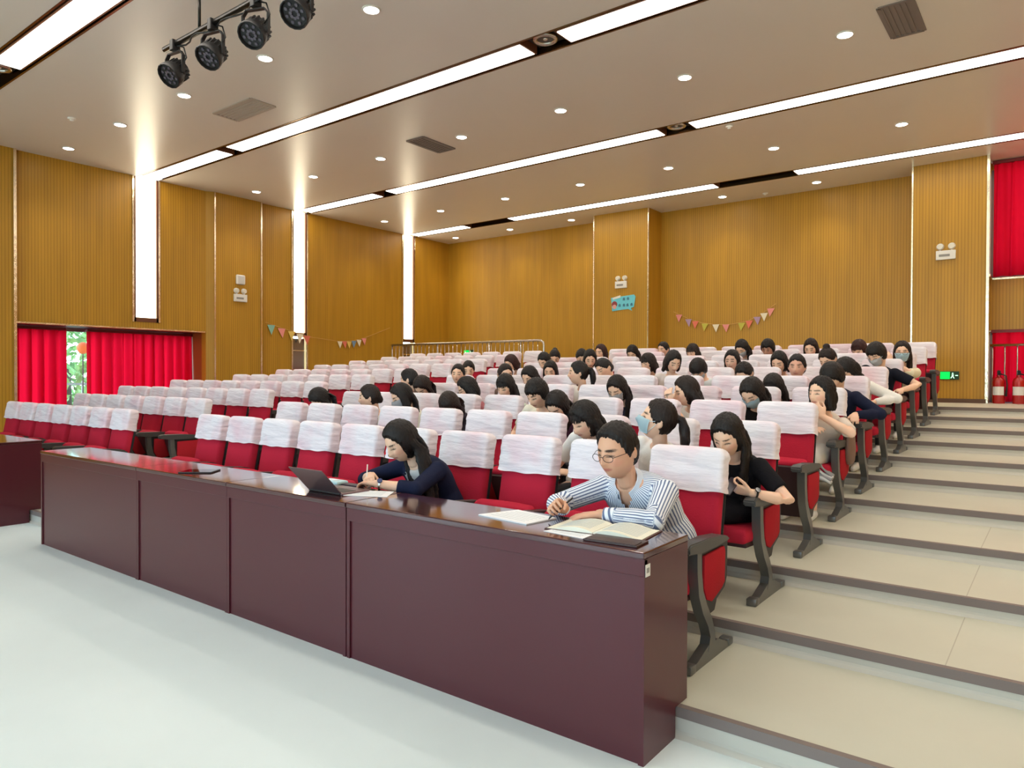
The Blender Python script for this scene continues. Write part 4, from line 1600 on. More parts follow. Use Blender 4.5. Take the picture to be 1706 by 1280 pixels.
def hair_mesh(bm, L, R, c, style, k, length, drop, male, ph):
    """drop: world direction hair hangs towards"""
    dn = Vector(drop).normalized()

    def cap(cx, cy, cz, rx, ry, rz):
        ellipsoid(bm, L(Vector((cx, cy, cz)) * k), (rx * k, ry * k, rz * k), R, 24, 18)

    def fall(pts, lat, dep, hw, hd):
        ring_loft(bm, [ering(p, lat, dep, hw[i] * k, hd[i] * k, 16) for i, p in enumerate(pts)])
    lat = (R @ Vector((1, 0, 0)))
    lat = Vector((lat.x, lat.y, 0)).normalized()
    dep = Vector((0, 0, 1)).cross(lat)
    hair_cap(bm, L, k * 1.02, {'short_m': 'man', 'crop': 'crop', 'pony': 'tied', 'bun': 'tied', 'topbun': 'tied', 'tied': 'tied'}.get(style, 'woman'), male, ph)
    if style in ('long', 'long_fwd', 'bangs', 'veil'):
        for s in (-1, 1):
            fwd = {'long': 0.016, 'long_fwd': -0.012, 'bangs': 0.008, 'veil': -0.04}[style]
            p0 = L(Vector((s * 0.062, 0.0, 0.055)) * k)
            p1 = L(Vector((s * 0.078, 0.004 + fwd * 0.5, 0.0)) * k)
            p2 = L(Vector((s * 0.082, 0.018 + fwd, -0.075)) * k)
            ln = length * (1.0 if style != 'bangs' else 0.45) * (1 + 0.12 * s * math.sin(ph))
            p3 = p2 + dn * ln * 0.5 + dep * fwd * 0.6 - lat * s * 0.01
            p4 = p2 + dn * ln + dep * fwd * 0.8 - lat * s * 0.02
            fall([p0, p1, p2, p3, p4], lat, dep, [0.016, 0.012, 0.015, 0.022, 0.008], [0.04, 0.044, 0.044, 0.04, 0.022])
        q0 = L(Vector((0, 0.06, 0.04)) * k)
        q1 = L(Vector((0, 0.078, -0.03)) * k)
        q2 = L(Vector((0, 0.075, -0.1)) * k)
        ln = length * (1 if style != 'bangs' else 0.5)
        fall([q0, q1, q2, q2 + dn * ln * 0.6 + dep * 0.01, q2 + dn * ln + dep * 0.01], lat, dep, [0.05, 0.074, 0.082, 0.086, 0.05], [0.035, 0.03, 0.032, 0.03, 0.012])
    if style == 'bangs':
        rings = []
        for j in range(5):
            u = j / 4
            z = 0.096 - 0.05 * u - 0.012 * u * u
            y = -0.058 - 0.04 * math.sqrt(max(0, u))
            rings.append([L(Vector((s * 0.06, y + 0.03 * abs(s) ** 2, z - 0.004 * math.sin(s * 9 + ph) * u)) * k) for s in (-1, -0.6, -0.2, 0.2, 0.6, 1)] + [L(Vector((s * 0.056, y + 0.009 + 0.03 * abs(s) ** 2, z)) * k) for s in (1, 0.6, 0.2, -0.2, -0.6, -1)])
        ring_loft(bm, rings)
    if style == 'bob':
        cap(0, 0.034, -0.03, 0.088, 0.074, 0.105)
        for s in (-1, 1):
            p0 = L(Vector((s * 0.06, -0.005, 0.06)) * k)
            p1 = L(Vector((s * 0.079, -0.002, -0.01)) * k)
            p2 = L(Vector((s * 0.083, 0.004, -0.1)) * k)
            fall([p0, p1, p2, p2 + dn * 0.025], lat, dep, [0.016, 0.013, 0.016, 0.006], [0.036, 0.042, 0.042, 0.024])
    if style == 'pony':
        p0 = L(Vector((0, 0.09, 0.04)) * k)
        p1 = L(Vector((0, 0.13, 0.035)) * k)
        p2 = p1 + dn * length * 0.45 + dep * 0.02
        p3 = p1 + dn * length
        tube(bm, [p0, p1, p1 + dn * 0.05 + dep * 0.015, p2, p3], [0.024, 0.026, 0.034, 0.034, 0.008], 12, round_ends=True)
    if style == 'bun':
        cap(0, 0.105, 0.06, 0.04, 0.036, 0.038)
    if style == 'topbun':
        cap(0, 0.045, 0.13, 0.036, 0.034, 0.032)
    if style == 'tied':
        cap(0, 0.09, -0.03, 0.036, 0.034, 0.042)


def garment(rgb):
    return np.array(lin(*rgb)[:3])


def person(label, base, head, turn=0, pitch=20, roll=0, hair='long', hcol='black', hlen=0.25, top=(236, 232, 226), sleeve='short', legs=(40, 40, 46), skin=(242, 197, 168), voxel=0.009, dec=0.5, hands='lap',
           wr=None, wl=None, pole_r=None, pole_l=None, hand_r=None, hand_l=None, mask=None, glasses=False, male=False, k=1.0, vneck=None, striped=False, skirt=False, pel=(0, 0.06), group='seated audience', collar=None, drop=(0, 0.06, -1), inner=None, trousers=False, wid=1.0, legx=0.0):
    bx_, by_, bz_ = base
    O = Vector(base)
    t = thing('person', label, 'person', base, group)
    R = Matrix.Rotation(math.radians(-turn), 3, 'Z') @ Matrix.Rotation(math.radians(pitch), 3, 'X') @ Matrix.Rotation(math.radians(roll), 3, 'Y')
    c = Vector(head)                     # relative to base
    L = lambda p: c + R @ Vector(p)
    kh = k * 1.11
    ph = (bx_ * 7.3 + by_ * 3.1) % 6.28
    P = Vector((pel[0], pel[1], 0.515))
    nb = L((0, 0.045, -0.165))
    N = Vector((nb.x * 0.8 + c.x * 0.2, nb.y, nb.z))
    N = N.lerp(Vector((c.x * 0.85, c.y + 0.08, c.z - 0.18)), 0.5)
    mid = Vector(((P.x + N.x) / 2, max(P.y, N.y) * 0.75 + 0.045, (P.z + N.z) / 2))

    def sp(u):
        return P * (1 - u) ** 2 + mid * 2 * u * (1 - u) + N * u * u

    def sf(u):
        u2 = min(max(u, 0.0), 1.0)
        d = ((mid - P) * (1 - u2) + (N - mid) * u2).normalized()
        ty = math.radians(-turn * 0.25 * u2)
        lt = Vector((math.cos(ty), math.sin(ty), 0))
        lt = (lt - d * lt.dot(d)).normalized()
        return sp(u2) + d * (u - u2) * 0.6, lt, d.cross(lt)
    l1, l2 = 0.275 * k, 0.245 * k
    sc, slat, sdep = sf(0.9)
    SH = {s: sc + slat * s * 0.152 * wid * k + Vector((0, 0, -0.012)) for s in (-1, 1)}     # -1 = own right arm (towards -x)
    if hands == 'lap':
        wr = wr or Vector((-0.085, -0.2, 0.655))
        wl = wl or Vector((0.085, -0.19, 0.65))
    W = {-1: Vector(wr), 1: Vector(wl)}
    POLE = {-1: Vector(pole_r or (-0.7, 0.3, -0.6)), 1: Vector(pole_l or (0.7, 0.3, -0.6))}
    EL = {}
    for s in (-1, 1):
        EL[s], W[s] = ik(SH[s], W[s], l1, l2, POLE[s])
    # ---- body: one surface
    bm = B()
    rings = []
    for u, a, b in TORSO:
        q, lt, dp = sf(u)
        rings.append(ering(q, lt, dp, a * 0.93 * wid * k, b * 0.93 * k))
    ring_loft(bm, rings)
    tube(bm, [sf(0.9)[0], N, L((0, 0.03, -0.09)), L((0, 0.02, -0.03))], [0.05 * k, 0.05 * k, 0.05 * k, 0.05 * k], 16)
    add_head(bm, L, kh * 1.02, male)
    for s in (-1, 1):
        if hair in ('short_m', 'pony', 'bun', 'topbun', 'tied'):
            ellipsoid(bm, L((s * (0.079 if male else 0.0765) * kh, 0.016, -0.004)), (0.011, 0.02, 0.033), R, 12, 8)
        ellipsoid(bm, SH[s], (0.056 * k,) * 3, None, 14, 10)
        tube(bm, [SH[s], SH[s].lerp(EL[s], 0.45), EL[s], EL[s].lerp(W[s], 0.3), W[s]], [0.05 * k, 0.043 * k, 0.036 * k, 0.038 * k, 0.025 * k], 14, round_ends=True)
        hs = (hand_r if s < 0 else hand_l) or {}
        fd = (W[s] - EL[s]).normalized()
        d_ = Vector(hs.get('d', fd.lerp(Vector((-s * 0.5, -0.6, -0.1)), 0.5)))
        tips = add_hand(bm, W[s], d_, hs.get('n', (-s * 0.4, 0.2, -0.9) if hands == 'lap' else (0, 0, -1)), s < 0, hs.get('curl', (0.35, 0.4, 0.45, 0.5)), hs.get('spread', 0.07), hs.get('thumb', (0.6, 0.25)), k)
        hp = Vector((P.x + s * 0.088, P.y, 0.5))
        kn = Vector((P.x + s * 0.1 + legx, -0.37, 0.485))
        an = Vector((P.x + s * 0.095 + legx * 1.4, -0.31 + abs(legx) * 0.5, 0.085))
        tube(bm, [hp, hp.lerp(kn, 0.5), kn, kn.lerp(an, 0.3), an], [0.085 * k, 0.073 * k, 0.052 * k, 0.05 * k, 0.034 * k], 14, round_ends=True)
        tube(bm, [an + Vector((0, 0.03, -0.04)), an + Vector((0, -0.06, -0.045)), an + Vector((0, -0.15, -0.058))], [0.036, 0.038, 0.026], 10, round_ends=True)
    Rt = np.array(R.transposed())
    skl = garment(skin)
    legc = garment(legs)

    def body_done(me):
        me.name = 'body'
        v = verts_np(me)
        q = (v - np.array(c)) @ Rt.T / kh
        col = np.tile(skl, (len(v), 1))
        fr = q[:, 1] < -0.035

        def paint(mask, rgb, amt=1.0):
            w_ = np.clip(mask * amt, 0, 1)[:, None]
            col[:] = col * (1 - w_) + garment(rgb) * w_
        rr = lambda cx, cz, hw, hh: sstep(1.35, 0.75, np.sqrt(((q[:, 0] - cx) / hw) ** 2 + ((q[:, 2] - cz) / hh) ** 2)) * fr
        paint(rr(0, -0.054, 0.024, 0.0075), (188, 104, 98), 0.8)
        for s in (-1, 1):
            paint(rr(s * 0.031, 0.03, 0.021, 0.006 if male else 0.0045), (34, 24, 22), 0.95)
            paint(rr(s * 0.030, 0.005, 0.016, 0.0042), (36, 26, 26), 0.85)
            paint(rr(s * 0.045, -0.025, 0.02, 0.018), (226, 150, 132), 0.35)
        lg = (v[:, 2] < 0.62) & (v[:, 1] > -0.5) & (np.abs(v[:, 0] - P.x) < 0.24) & ((v[:, 1] > -0.05) | (v[:, 2] < 0.57))
        if not skirt:
            col[lg] = legc
        ft = v[:, 2] < 0.085
        col[ft] = garment((225, 222, 216)) if not male else garment((30, 28, 28))
        set_tint(me, col)
        me.materials.append(M_SKIN)
        link('body', me, t)
    job(bm, voxel, body_done, 1 if voxel < 0.007 else 2, dec)

    # ---- upper garment
    g = 0.013
    bm = B()
    rings = []
    for u, a, b in TORSO[1:]:
        q, lt, dp = sf(min(u, 0.985))
        rings.append(ering(q, lt, dp, (a * wid + g) * k, (b + g + 0.004) * k))
    ring_loft(bm, rings)
    ends = {}
    for s in (-1, 1):
        ellipsoid(bm, SH[s], (0.066 * k,) * 3, None, 14, 10)
        if sleeve == 'none':
            continue
        if sleeve == 'short':
            e = SH[s].lerp(EL[s], 0.68)
            tube(bm, [SH[s], SH[s].lerp(EL[s], 0.35), e], [0.064 * k, 0.06 * k, 0.058 * k], 14)
        else:
            f = {'elbow': 0.1, 'three': 0.45, 'long': 0.93}[sleeve]
            e = EL[s].lerp(W[s], f)
            tube(bm, [SH[s], SH[s].lerp(EL[s], 0.45), EL[s], EL[s].lerp(W[s], min(f, 0.3)), e], [0.062 * k, 0.056 * k, 0.052 * k, 0.05 * k, (0.046 if f < 0.6 else 0.036) * k], 14)
            if f > 0.2:
                ellipsoid(bm, EL[s], (0.054 * k,) * 3, None, 12, 8)
    topc = garment(top)
    sfN = [sf(u) for u in np.linspace(0, 1, 30)]

    def top_done(me):
        me.name = 'shirt'
        v = verts_np(me)
        col = np.tile(topc, (len(v), 1))
        cen = np.array([list(a[0]) for a in sfN])
        d2 = ((v[:, None, :] - cen[None]) ** 2).sum(2)
        idx = d2.argmin(1)
        u = idx / 29.0
        lt = np.array([list(a[1]) for a in sfN])[idx]
        dp = np.array([list(a[2]) for a in sfN])[idx]
        rel = v - cen[idx]
        la = (rel * lt).sum(1)
        de = (rel * dp).sum(1)
        if vneck:
            depth_, half_, rgb2 = vneck
            mk = (de < 0) & (u > depth_) & (np.abs(la) < half_ * (u - depth_) / (1 - depth_))
            if rgb2 is not None:
                col[mk] = garment(rgb2)
        if striped:
            st = np.arctan2(la, -de) * 0.15
            for s in (-1, 1):
                for A_, B_ in ((SH[s], EL[s]), (EL[s], W[s])):
                    A = np.array(A_)
                    Bv = np.array(B_) - A
                    ln = np.linalg.norm(Bv)
                    ax = Bv / ln
                    r_ = v - A
                    h_ = r_ @ ax
                    pe = r_ - h_[:, None] * ax
                    dist = np.linalg.norm(pe, axis=1)
                    near = (dist < 0.085) & (h_ > -0.01) & (h_ < ln + 0.02) & (np.abs(la) > 0.125 * (u > 0.6) + 0.17 * (u <= 0.6))
                    o1 = np.cross(ax, [0.3, 0.2, 0.9])
                    o1 /= np.linalg.norm(o1)
                    o2 = np.cross(ax, o1)
                    st[near] = (np.arctan2(pe @ o2, pe @ o1) * 0.05)[near]
            at = me.attributes.new('stripe', 'FLOAT', 'POINT')
            at.data.foreach_set('value', st.astype(np.float32))
        set_tint(me, col)
        if vneck and vneck[2] is None:
            bm_ = bmesh.new()
            bm_.from_mesh(me)
            bm_.verts.ensure_lookup_table()
            bmesh.ops.delete(bm_, geom=[bm_.verts[i] for i in np.nonzero(mk)[0]], context='VERTS')
            bm_.to_mesh(me)
            bm_.free()
        me.materials.append(M_STRIPE if striped else M_CLOTH)
        link('shirt', me, t)
    job(bm, max(0.006, voxel * 1.1) if striped else max(0.008, voxel * 1.2), top_done, 3, None if striped else dec)

    # ---- skirt or trousers where they show
    if skirt or trousers:
        bm = B()
        for s in (-1, 1):
            hp = Vector((P.x + s * 0.08, P.y, 0.505))
            kn = Vector((P.x + s * (0.085 if skirt else 0.1) + legx, -0.37, 0.485))
            an = Vector((P.x + s * 0.095, -0.31, 0.1))
            if skirt:
                tube(bm, [hp, hp.lerp(kn, 0.5), hp.lerp(kn, 0.95)], [0.1, 0.092, 0.08], 14, round_ends=True)
            else:
                tube(bm, [hp, hp.lerp(kn, 0.5), kn, kn.lerp(an, 0.4), an], [0.098, 0.086, 0.066, 0.06, 0.056], 14, round_ends=True)
        if skirt:
            ellipsoid(bm, Vector((P.x, -0.1, 0.5)), (0.15, 0.24, 0.075), None, 18, 10)
        q, lt, dp = sf(0.05)
        ellipsoid(bm, q, (0.175, 0.13, 0.11), None, 18, 10)

        def low_done(me):
            set_tint(me, np.tile(legc, (len(me.vertices), 1)))
            me.materials.append(M_CLOTH)
            link('skirt' if skirt else 'trousers', me, t)
        job(bm, max(0.01, voxel), low_done, 3, dec)

    # ---- hair
    bm = B()
    hair_mesh(bm, L, R, c, hair, kh, hlen, drop, male, ph)

    def hair_done(me):
        v = verts_np(me)
        nn = np.empty(len(v) * 3, dtype=np.float32)
        me.vertices.foreach_get('normal', nn)
        q = (v - np.array(c)) @ Rt.T
        az = np.arctan2(q[:, 0], q[:, 1])
        zz = q[:, 2]
        dsp = 0.0022 * np.sin(az * 27 + 2.2 * np.sin(zz * 22 + ph)) + 0.0016 * np.sin(az * 53 + 3 * np.sin(zz * 31))
        v = v + nn.reshape(-1, 3) * (dsp * kh)[:, None]
        me.vertices.foreach_set('co', v.astype(np.float32).ravel())
        me.materials.append(HAIR[hcol])
        link('hair', me, t)
    job(bm, max(0.0065, voxel * 0.85), hair_done, 2, dec)

    # ---- mask, spectacles, collar
    if mask:
        bm = B()
        grid = []
        for j in range(9):
            el = math.radians(-46 + 47 * j / 8)
            row = []
            for i in range(15):
                az = math.radians(-60 + 120 * i / 14)
                row.append(bm.verts.new(L(head_pos(math.cos(el) * math.sin(az), -math.cos(el) * math.cos(az), math.sin(el), kh * 1.02, 0.006 + 0.004 * math.cos(az), male))))
            grid.append(row)
        for a_, b_ in zip(grid, grid[1:]):
            for i in range(14):
                bm.faces.new((a_[i], a_[i + 1], b_[i + 1], b_[i]))
        bmesh.ops.solidify(bm, geom=bm.faces[:], thickness=0.0025)
        for s in (-1, 1):
            e = L((s * 0.079 * kh, 0.0, 0.01))
            for el in (-40, -3):
                er = math.radians(el)
                az = math.radians(s * 60)
                p = L(head_pos(math.cos(er) * math.sin(az), -math.cos(er) * math.cos(az), math.sin(er), kh * 1.02, 0.007, male))
                tube(bm, [p, p.lerp(e, 0.5) + R @ Vector((s * 0.006, 0, 0)), e], 0.0018, 5)
        obj('face_mask', bm, M_MASKB if mask == 'blue' else M_MASKW, t, smooth=True)
    if glasses:
        bm = B()
        for s in (-1, 1):
            cc = Vector((s * 0.032, -0.108, 0.002))
            pts = [L((cc + Vector((0.024 * math.cos(a), 0.004 * math.cos(a) * s, 0.0165 * math.sin(a)))) * kh) for a in [2 * PI * i / 20 for i in range(21)]]
            tube(bm, pts, 0.0016, 6)
            tube(bm, [L(Vector((s * 0.056, -0.104, 0.006)) * kh), L(Vector((s * 0.08, -0.05, 0.01)) * kh), L(Vector((s * 0.082, 0.012, 0.008)) * kh)], 0.0016, 6)
        tube(bm, [L(Vector((-0.01, -0.112, 0.006)) * kh), L(Vector((0, -0.114, 0.008)) * kh), L(Vector((0.01, -0.112, 0.006)) * kh)], 0.0016, 6)
        obj('spectacles', bm, M_WIRE, t)
    if collar:
        bm = B()
        q, lt, dp = sf(0.985)
        up = lt.cross(dp) * -1
        if up.z < 0:
            up = -up
        for s in (-1, 1):
            rings = []
            for i in range(8):
                a = PI / 2 - s * (PI * i / 7.0) * 0.86
                rd = lt * math.cos(a) * 0.066 * k + dp * math.sin(a) * 0.07 * k
                drop_ = 0.06 * (i / 7) ** 2.5
                b0 = q + rd * 0.95 + up * (0.036 - drop_ * 0.45)
                b1 = q + rd * (1.18 + 0.25 * (i / 7) ** 3) + up * (0.0 - drop_)
                rings.append([b0, b1, b1 * 1.0 + rd.normalized() * 0.004, b0 + rd.normalized() * 0.004])
            ring_loft(bm, rings)
        obj('collar', bm, mat(*collar), t, smooth=True, angle=40)
    return dict(root=t, R=R, L=L, SH=SH, EL=EL, W=W, sf=sf, c=c, P=P)

W_, BK, NV, CR = (238, 234, 228), (26, 24, 26), (30, 34, 56), (236, 226, 196)
# row, seat from the aisle, head offset (x, y, z), options, label
CROWD = [
    (2, 1, (0.14, -0.10, 1.05), dict(turn=62, pitch=-14, roll=8, hair='pony', hcol='brown', hlen=0.3, top=W_, mask='blue', sleeve='short'), 'woman with high ponytail and blue mask, head tipped back, white tee'),
    (2, 2, (0.14, -0.12, 1.03), dict(turn=22, pitch=30, hair='bangs', hlen=0.3, top=W_, vneck=(0.82, 0.07, (40, 38, 52))), 'woman with fringe in white top looking down behind the man'),
    (3, 9, (-0.14, -0.16, 0.97), dict(turn=10, pitch=62, hair='veil', hlen=0.16, top=BK), 'bowed dark-haired woman in black, third row by the narrow walkway'),
    (3, 8, (0.11, -0.12, 1.0), dict(turn=52, pitch=8, hair='tied', hcol='brown', top=W_, roll=4), 'woman with tied brown hair turned sideways, third row'),
    (3, 7, (0.07, -0.12, 1.02), dict(turn=28, pitch=30, hair='veil', hlen=0.22, top=(225, 220, 205), mask='white'), 'woman with long straight hair and white mask, third row'),
    (3, 6, (0.24, -0.17, 0.96), dict(turn=-35, pitch=66, hair='veil', hcol='brown', hlen=0.2, top=(60, 52, 62), roll=-20), 'woman with head bowed sideways, hair spilling over the chair top'),
    (3, 4, (0.16, -0.12, 1.08), dict(turn=5, pitch=34, hair='crop', top=(232, 226, 206)), 'person with short black crop and cream top looking down smiling'),
    (3, 3, (-0.15, -0.14, 0.98), dict(turn=0, pitch=46, hair='long_fwd', hlen=0.2, top=(70, 40, 60)), 'woman with long hair bent low in plum top, third row'),
    (4, 3, (-0.08, -0.12, 1.01), dict(turn=0, pitch=32, hair='long_fwd', hlen=0.3, top=(54, 52, 74), mask='white'), 'woman with long black hair and white mask, fourth row'),
    (4, 2, (0.09, -0.12, 1.0), dict(turn=48, pitch=18, hair='long', hcol='brown', hlen=0.2, top=W_, wl=(-0.02, -0.26, 0.9), hand_l=dict(d=(-0.1, -0.1, 1), n=(0, 1, 0.2), curl=(0.5, 0.6, 0.7, 0.8))), 'brown-haired woman in profile resting a hand at her mouth'),
    (4, 1, (0.15, -0.14, 1.0), dict(turn=12, pitch=44, hair='long_fwd', hlen=0.1, top=BK, mask='blue'), 'masked woman with black hair bent over, fourth row near the aisle'),
    (4, 0, (0.16, -0.12, 1.0), dict(turn=26, pitch=4, hair='bob', top=(222, 206, 192), sleeve='short', wr=(0.08, -0.2, 0.7), wl=(0.2, -0.25, 0.82), pole_l=(0.85, 0.15, -0.5), hand_l=dict(d=(-0.55, 0.1, 0.75), n=(-0.3, 0.85, 0.2), curl=(0.7, 0.8, 0.9, 1.0)), skirt=True, legs=(210, 206, 200), voxel=0.007), 'woman with chin-length bob in beige dress resting chin on her hand'),
    (4, 6, (0.18, -0.12, 1.02), dict(turn=-4, pitch=26, hair='bangs', hlen=0.2, top=(200, 210, 196)), 'woman with thin fringe and pale green top, fourth row'),
    (4, 7, (0.18, -0.12, 0.99), dict(turn=40, pitch=30, hair='bob', top=(180, 110, 116), glasses=True), 'woman with dark bob and spectacles leaning forward, fourth row'),
    (4, 8, (0.03, -0.14, 1.01), dict(turn=-10, pitch=56, hair='veil', hlen=0.2, top=(70, 64, 66), hcol='brown'), 'woman whose long hair hides her lowered face, fourth row'),
    (4, 9, (0.33, -0.12, 1.08), dict(turn=70, pitch=12, hair='tied', top=(232, 222, 214)), 'woman at the walkway end turned to her neighbour, fourth row'),
    (5, 1, (0.04, -0.14, 0.93), dict(turn=8, pitch=28, hair='bangs', hlen=0.24, top=(90, 70, 76)), 'woman with rounded fringe sitting low, fifth row'),
    (5, 0, (0.03, -0.14, 1.04), dict(turn=20, pitch=48, hair='crop', top=NV, sleeve='long', wl=(0.24, -0.26, 0.7), pole_l=(0.9, 0.4, -0.2), hand_l=dict(d=(0.2, -0.9, -0.3), n=(0, -0.2, -1), curl=(0.5, 0.5, 0.5, 0.6))), 'person in navy sleeves bowed over, hand on the aisle armrest'),
    (5, 7, (-0.02, -0.10, 1.05), dict(turn=-60, pitch=10, hair='tied', hcol='brown', top=(120, 100, 92)), 'dark-haired woman turned away to talk, fifth row'),
    (5, 6, (-0.16, -0.12, 1.02), dict(turn=2, pitch=30, hair='long_fwd', hlen=0.28, top=(190, 170, 176)), 'woman with long plum-black hair framing her face, fifth row'),
    (5, 8, (-0.24, -0.12, 1.05), dict(turn=-28, pitch=2, hair='tied', top=(40, 38, 52)), 'woman in dark top with hair tied back looking towards the aisle'),
    (5, 5, (-0.01, -0.12, 1.07), dict(turn=58, pitch=2, hair='pony', hcol='black', hlen=0.26, top=W_), 'woman with ponytail and white top sitting upright in profile'),
    (6, 7, (0.06, -0.12, 1.0), dict(turn=-20, pitch=20, hair='bob', top=(80, 70, 76)), 'woman with round dark bob low behind a chair, sixth row'),
    (6, 9, (-0.31, -0.12, 1.02), dict(turn=-40, pitch=20, hair='bun', top=(120, 60, 66)), 'woman with a hair bun at the walkway end, sixth row'),
    (6, 5, (-0.2, -0.12, 1.03), dict(turn=16, pitch=30, hair='tied', roll=-12, top=(225, 214, 204)), 'woman with head tilted aside looking down, sixth row'),
    (6, 4, (0.18, -0.10, 1.11), dict(turn=-50, pitch=30, hair='bob', hcol='black', top=(228, 214, 206)), 'woman with dark hair bent away from the stage, sixth row'),
    (6, 3, (-0.02, -0.14, 1.02), dict(turn=0, pitch=58, hair='crop', top=(226, 230, 232), mask='white'), 'masked person with flat black fringe bowed low, sixth row'),
    (6, 2, (-0.03, -0.12, 0.97), dict(turn=8, pitch=40, hair='tied', hcol='black', top=(228, 222, 218)), 'person with pulled-back dark hair showing only the crown, sixth row'),
    (6, 1, (-0.01, -0.12, 1.04), dict(turn=-8, pitch=6, hair='tied', top=(236, 214, 190), skin=(222, 170, 146)), 'round-faced woman in cream top facing the stage, sixth row'),
    (6, 0, (-0.05, -0.14, 1.01), dict(turn=30, pitch=54, hair='bob', top=W_, sleeve='long', wl=(0.2, -0.16, 0.68), pole_l=(0.9, 0.3, -0.2)), 'person in white long sleeves bowed down at the aisle, sixth row'),
    (7, 9, (-0.21, -0.12, 1.03), dict(turn=10, pitch=30, hair='bob', hcol='auburn', top=(150, 130, 126)), 'auburn-haired woman peering down at the walkway end, seventh row'),
    (7, 8, (-0.13, -0.12, 1.06), dict(turn=0, pitch=36, hair='tied', top=(200, 180, 170)), 'woman with parted dark hair looking down, seventh row'),
    (7, 7, (0.12, -0.12, 1.08), dict(turn=-36, pitch=26, hair='bob', top=(60, 54, 54)), 'dark-haired person turned to the aisle behind the ponytail woman'),
    (7, 5, (-0.04, -0.12, 1.01), dict(turn=20, pitch=16, hair='bangs', hcol='brown', hlen=0.12, top=(234, 220, 212)), 'woman with brown fringe peeking over chair tops, seventh row'),
    (7, 3, (0.03, -0.12, 1.03), dict(turn=-4, pitch=8, hair='long', hlen=0.16, top=(236, 220, 206), skin=(228, 186, 164)), 'woman with middle-parted hair and pale neck, seventh row'),
    (7, 2, (0.07, -0.12, 1.01), dict(turn=4, pitch=28, hair='bob', top=(200, 190, 196)), 'woman with full black bob reading, seventh row'),
    (7, 1, (0.08, -0.12, 1.04), dict(turn=16, pitch=34, hair='topbun', hcol='brown', top=(190, 170, 160)), 'woman with a small top knot, seventh row near the aisle'),
    (7, 0, (0.05, -0.12, 1.09), dict(turn=22, pitch=36, hair='crop', top=(24, 26, 38), mask='white', wl=(0.3, -0.18, 0.69), pole_l=(0.9, 0.5, -0.1), hand_l=dict(d=(0.1, -0.9, 0.1), n=(0, 0, -1), curl=(0.6, 0.6, 0.7, 0.7))), 'masked person in black tee, bare forearm on the aisle armrest'),
    (8, 9, (-0.02, -0.12, 1.04), dict(turn=-30, pitch=38, hair='bun', top=(170, 150, 146)), 'dark head with a low bun, eighth row walkway end'),
    (8, 8, (-0.05, -0.12, 1.04), dict(turn=-40, pitch=40, hair='tied', top=(80, 74, 72)), 'dark-haired person half hidden behind the seventh row'),
    (8, 0, (0.16, -0.12, 1.03), dict(turn=-6, pitch=6, hair='long', hcol='brown', hlen=0.24, top=CR, mask='blue', glasses=True, sleeve='elbow', wl=(0.06, -0.3, 0.92), pole_l=(0.9, -0.2, -0.6), hand_l=dict(d=(-0.3, 0.1, 0.9), n=(-0.6, 0.7, 0), curl=(0.4, 0.5, 0.6, 0.7))), 'woman in cream blouse, spectacles and mask, touching her face'),
    (9, 8, (-0.22, -0.12, 1.04), dict(turn=6, pitch=12, hair='bob', hcol='auburn', top=(220, 200, 190)), 'auburn bob and bare face, ninth row against the ochre wall'),
    (9, 7, (-0.16, -0.12, 1.02), dict(turn=-4, pitch=40, hair='long_fwd', hlen=0.2, top=(150, 140, 150)), 'woman with loose hair hanging forward, ninth row'),
    (9, 5, (-0.19, -0.12, 1.01), dict(turn=10, pitch=18, hair='bangs', hcol='brown', hlen=0.2, top=(210, 190, 186)), 'woman with curtain fringe, ninth row under the bunting'),
    (9, 4, (0.05, -0.12, 1.06), dict(turn=6, pitch=42, hair='long_fwd', hcol='black', hlen=0.14, top=(210, 200, 206), mask='white'), 'masked woman with dark plum hair, ninth row'),
    (9, 3, (-0.11, -0.12, 1.05), dict(turn=2, pitch=26, hair='crop', top=(200, 190, 190), skin=(190, 140, 116)), 'person with cropped dark hair above a chair, ninth row'),
    (9, 2, (-0.05, -0.12, 1.04), dict(turn=0, pitch=24, hair='bob', hcol='brown', top=(206, 186, 184)), 'woman with brown bob, ninth row beyond the aisle bend'),
    (9, 1, (0.04, -0.12, 1.01), dict(turn=18, pitch=30, hair='bangs', hcol='auburn', hlen=0.1, top=(180, 60, 80)), 'reddish-haired person low behind the ninth row cover'),
    (10, 7, (-0.04, -0.12, 1.0), dict(turn=14, pitch=10, hair='tied', top=(226, 206, 196)), 'woman with tied hair and open face, last row by the pillar'),
]
for (k_, i_, hd, op, lb) in CROWD:
    OCC.add((k_, i_))
OCC.add((2, 0))

# ---- chairs
BLK = 'chairs of the middle block'
rc = random.Random(21)
for k_ in range(1, 11):
    for i_ in range(10):
        x, y, z = chair_xy(k_, i_)
        occ = (k_, i_) in OCC
        place = ('at the aisle steps' if i_ == 0 else '%s from the aisle steps' % ORDN[i_ + 1])
        lb = '%s crimson chair with white slip cover, middle block row %s, %s' % ('occupied' if occ else 'empty', ['', 'one', 'two', 'three', 'four', 'five', 'six', 'seven', 'eight', 'nine', 'ten'][k_], place)
        chair(x, y, z, 0.25, lb, BLK, occ, rc, i_ == 9)
SPL = 0.562
for k_ in range(1, 11):
    xr = -8.28 - 0.03 * min(k_ - 1, 4)
    n_ = 8 if k_ in (3, 4) else 7
    for i_ in range(n_):
        y, z = N1 + (k_ - 1) * PITCH + 0.62, step_z(k_)
        lb = 'empty crimson chair with white slip cover, window block row %s, %s from the walkway' % (['', 'one', 'two', 'three', 'four', 'five', 'six', 'seven', 'eight', 'nine', 'ten'][k_], ORDN[i_ + 1])
        chair(xr - SPL / 2 - SPL * i_, y, z, SPL / 2, lb, 'chairs of the window block', False, rc, i_ == n_ - 1)

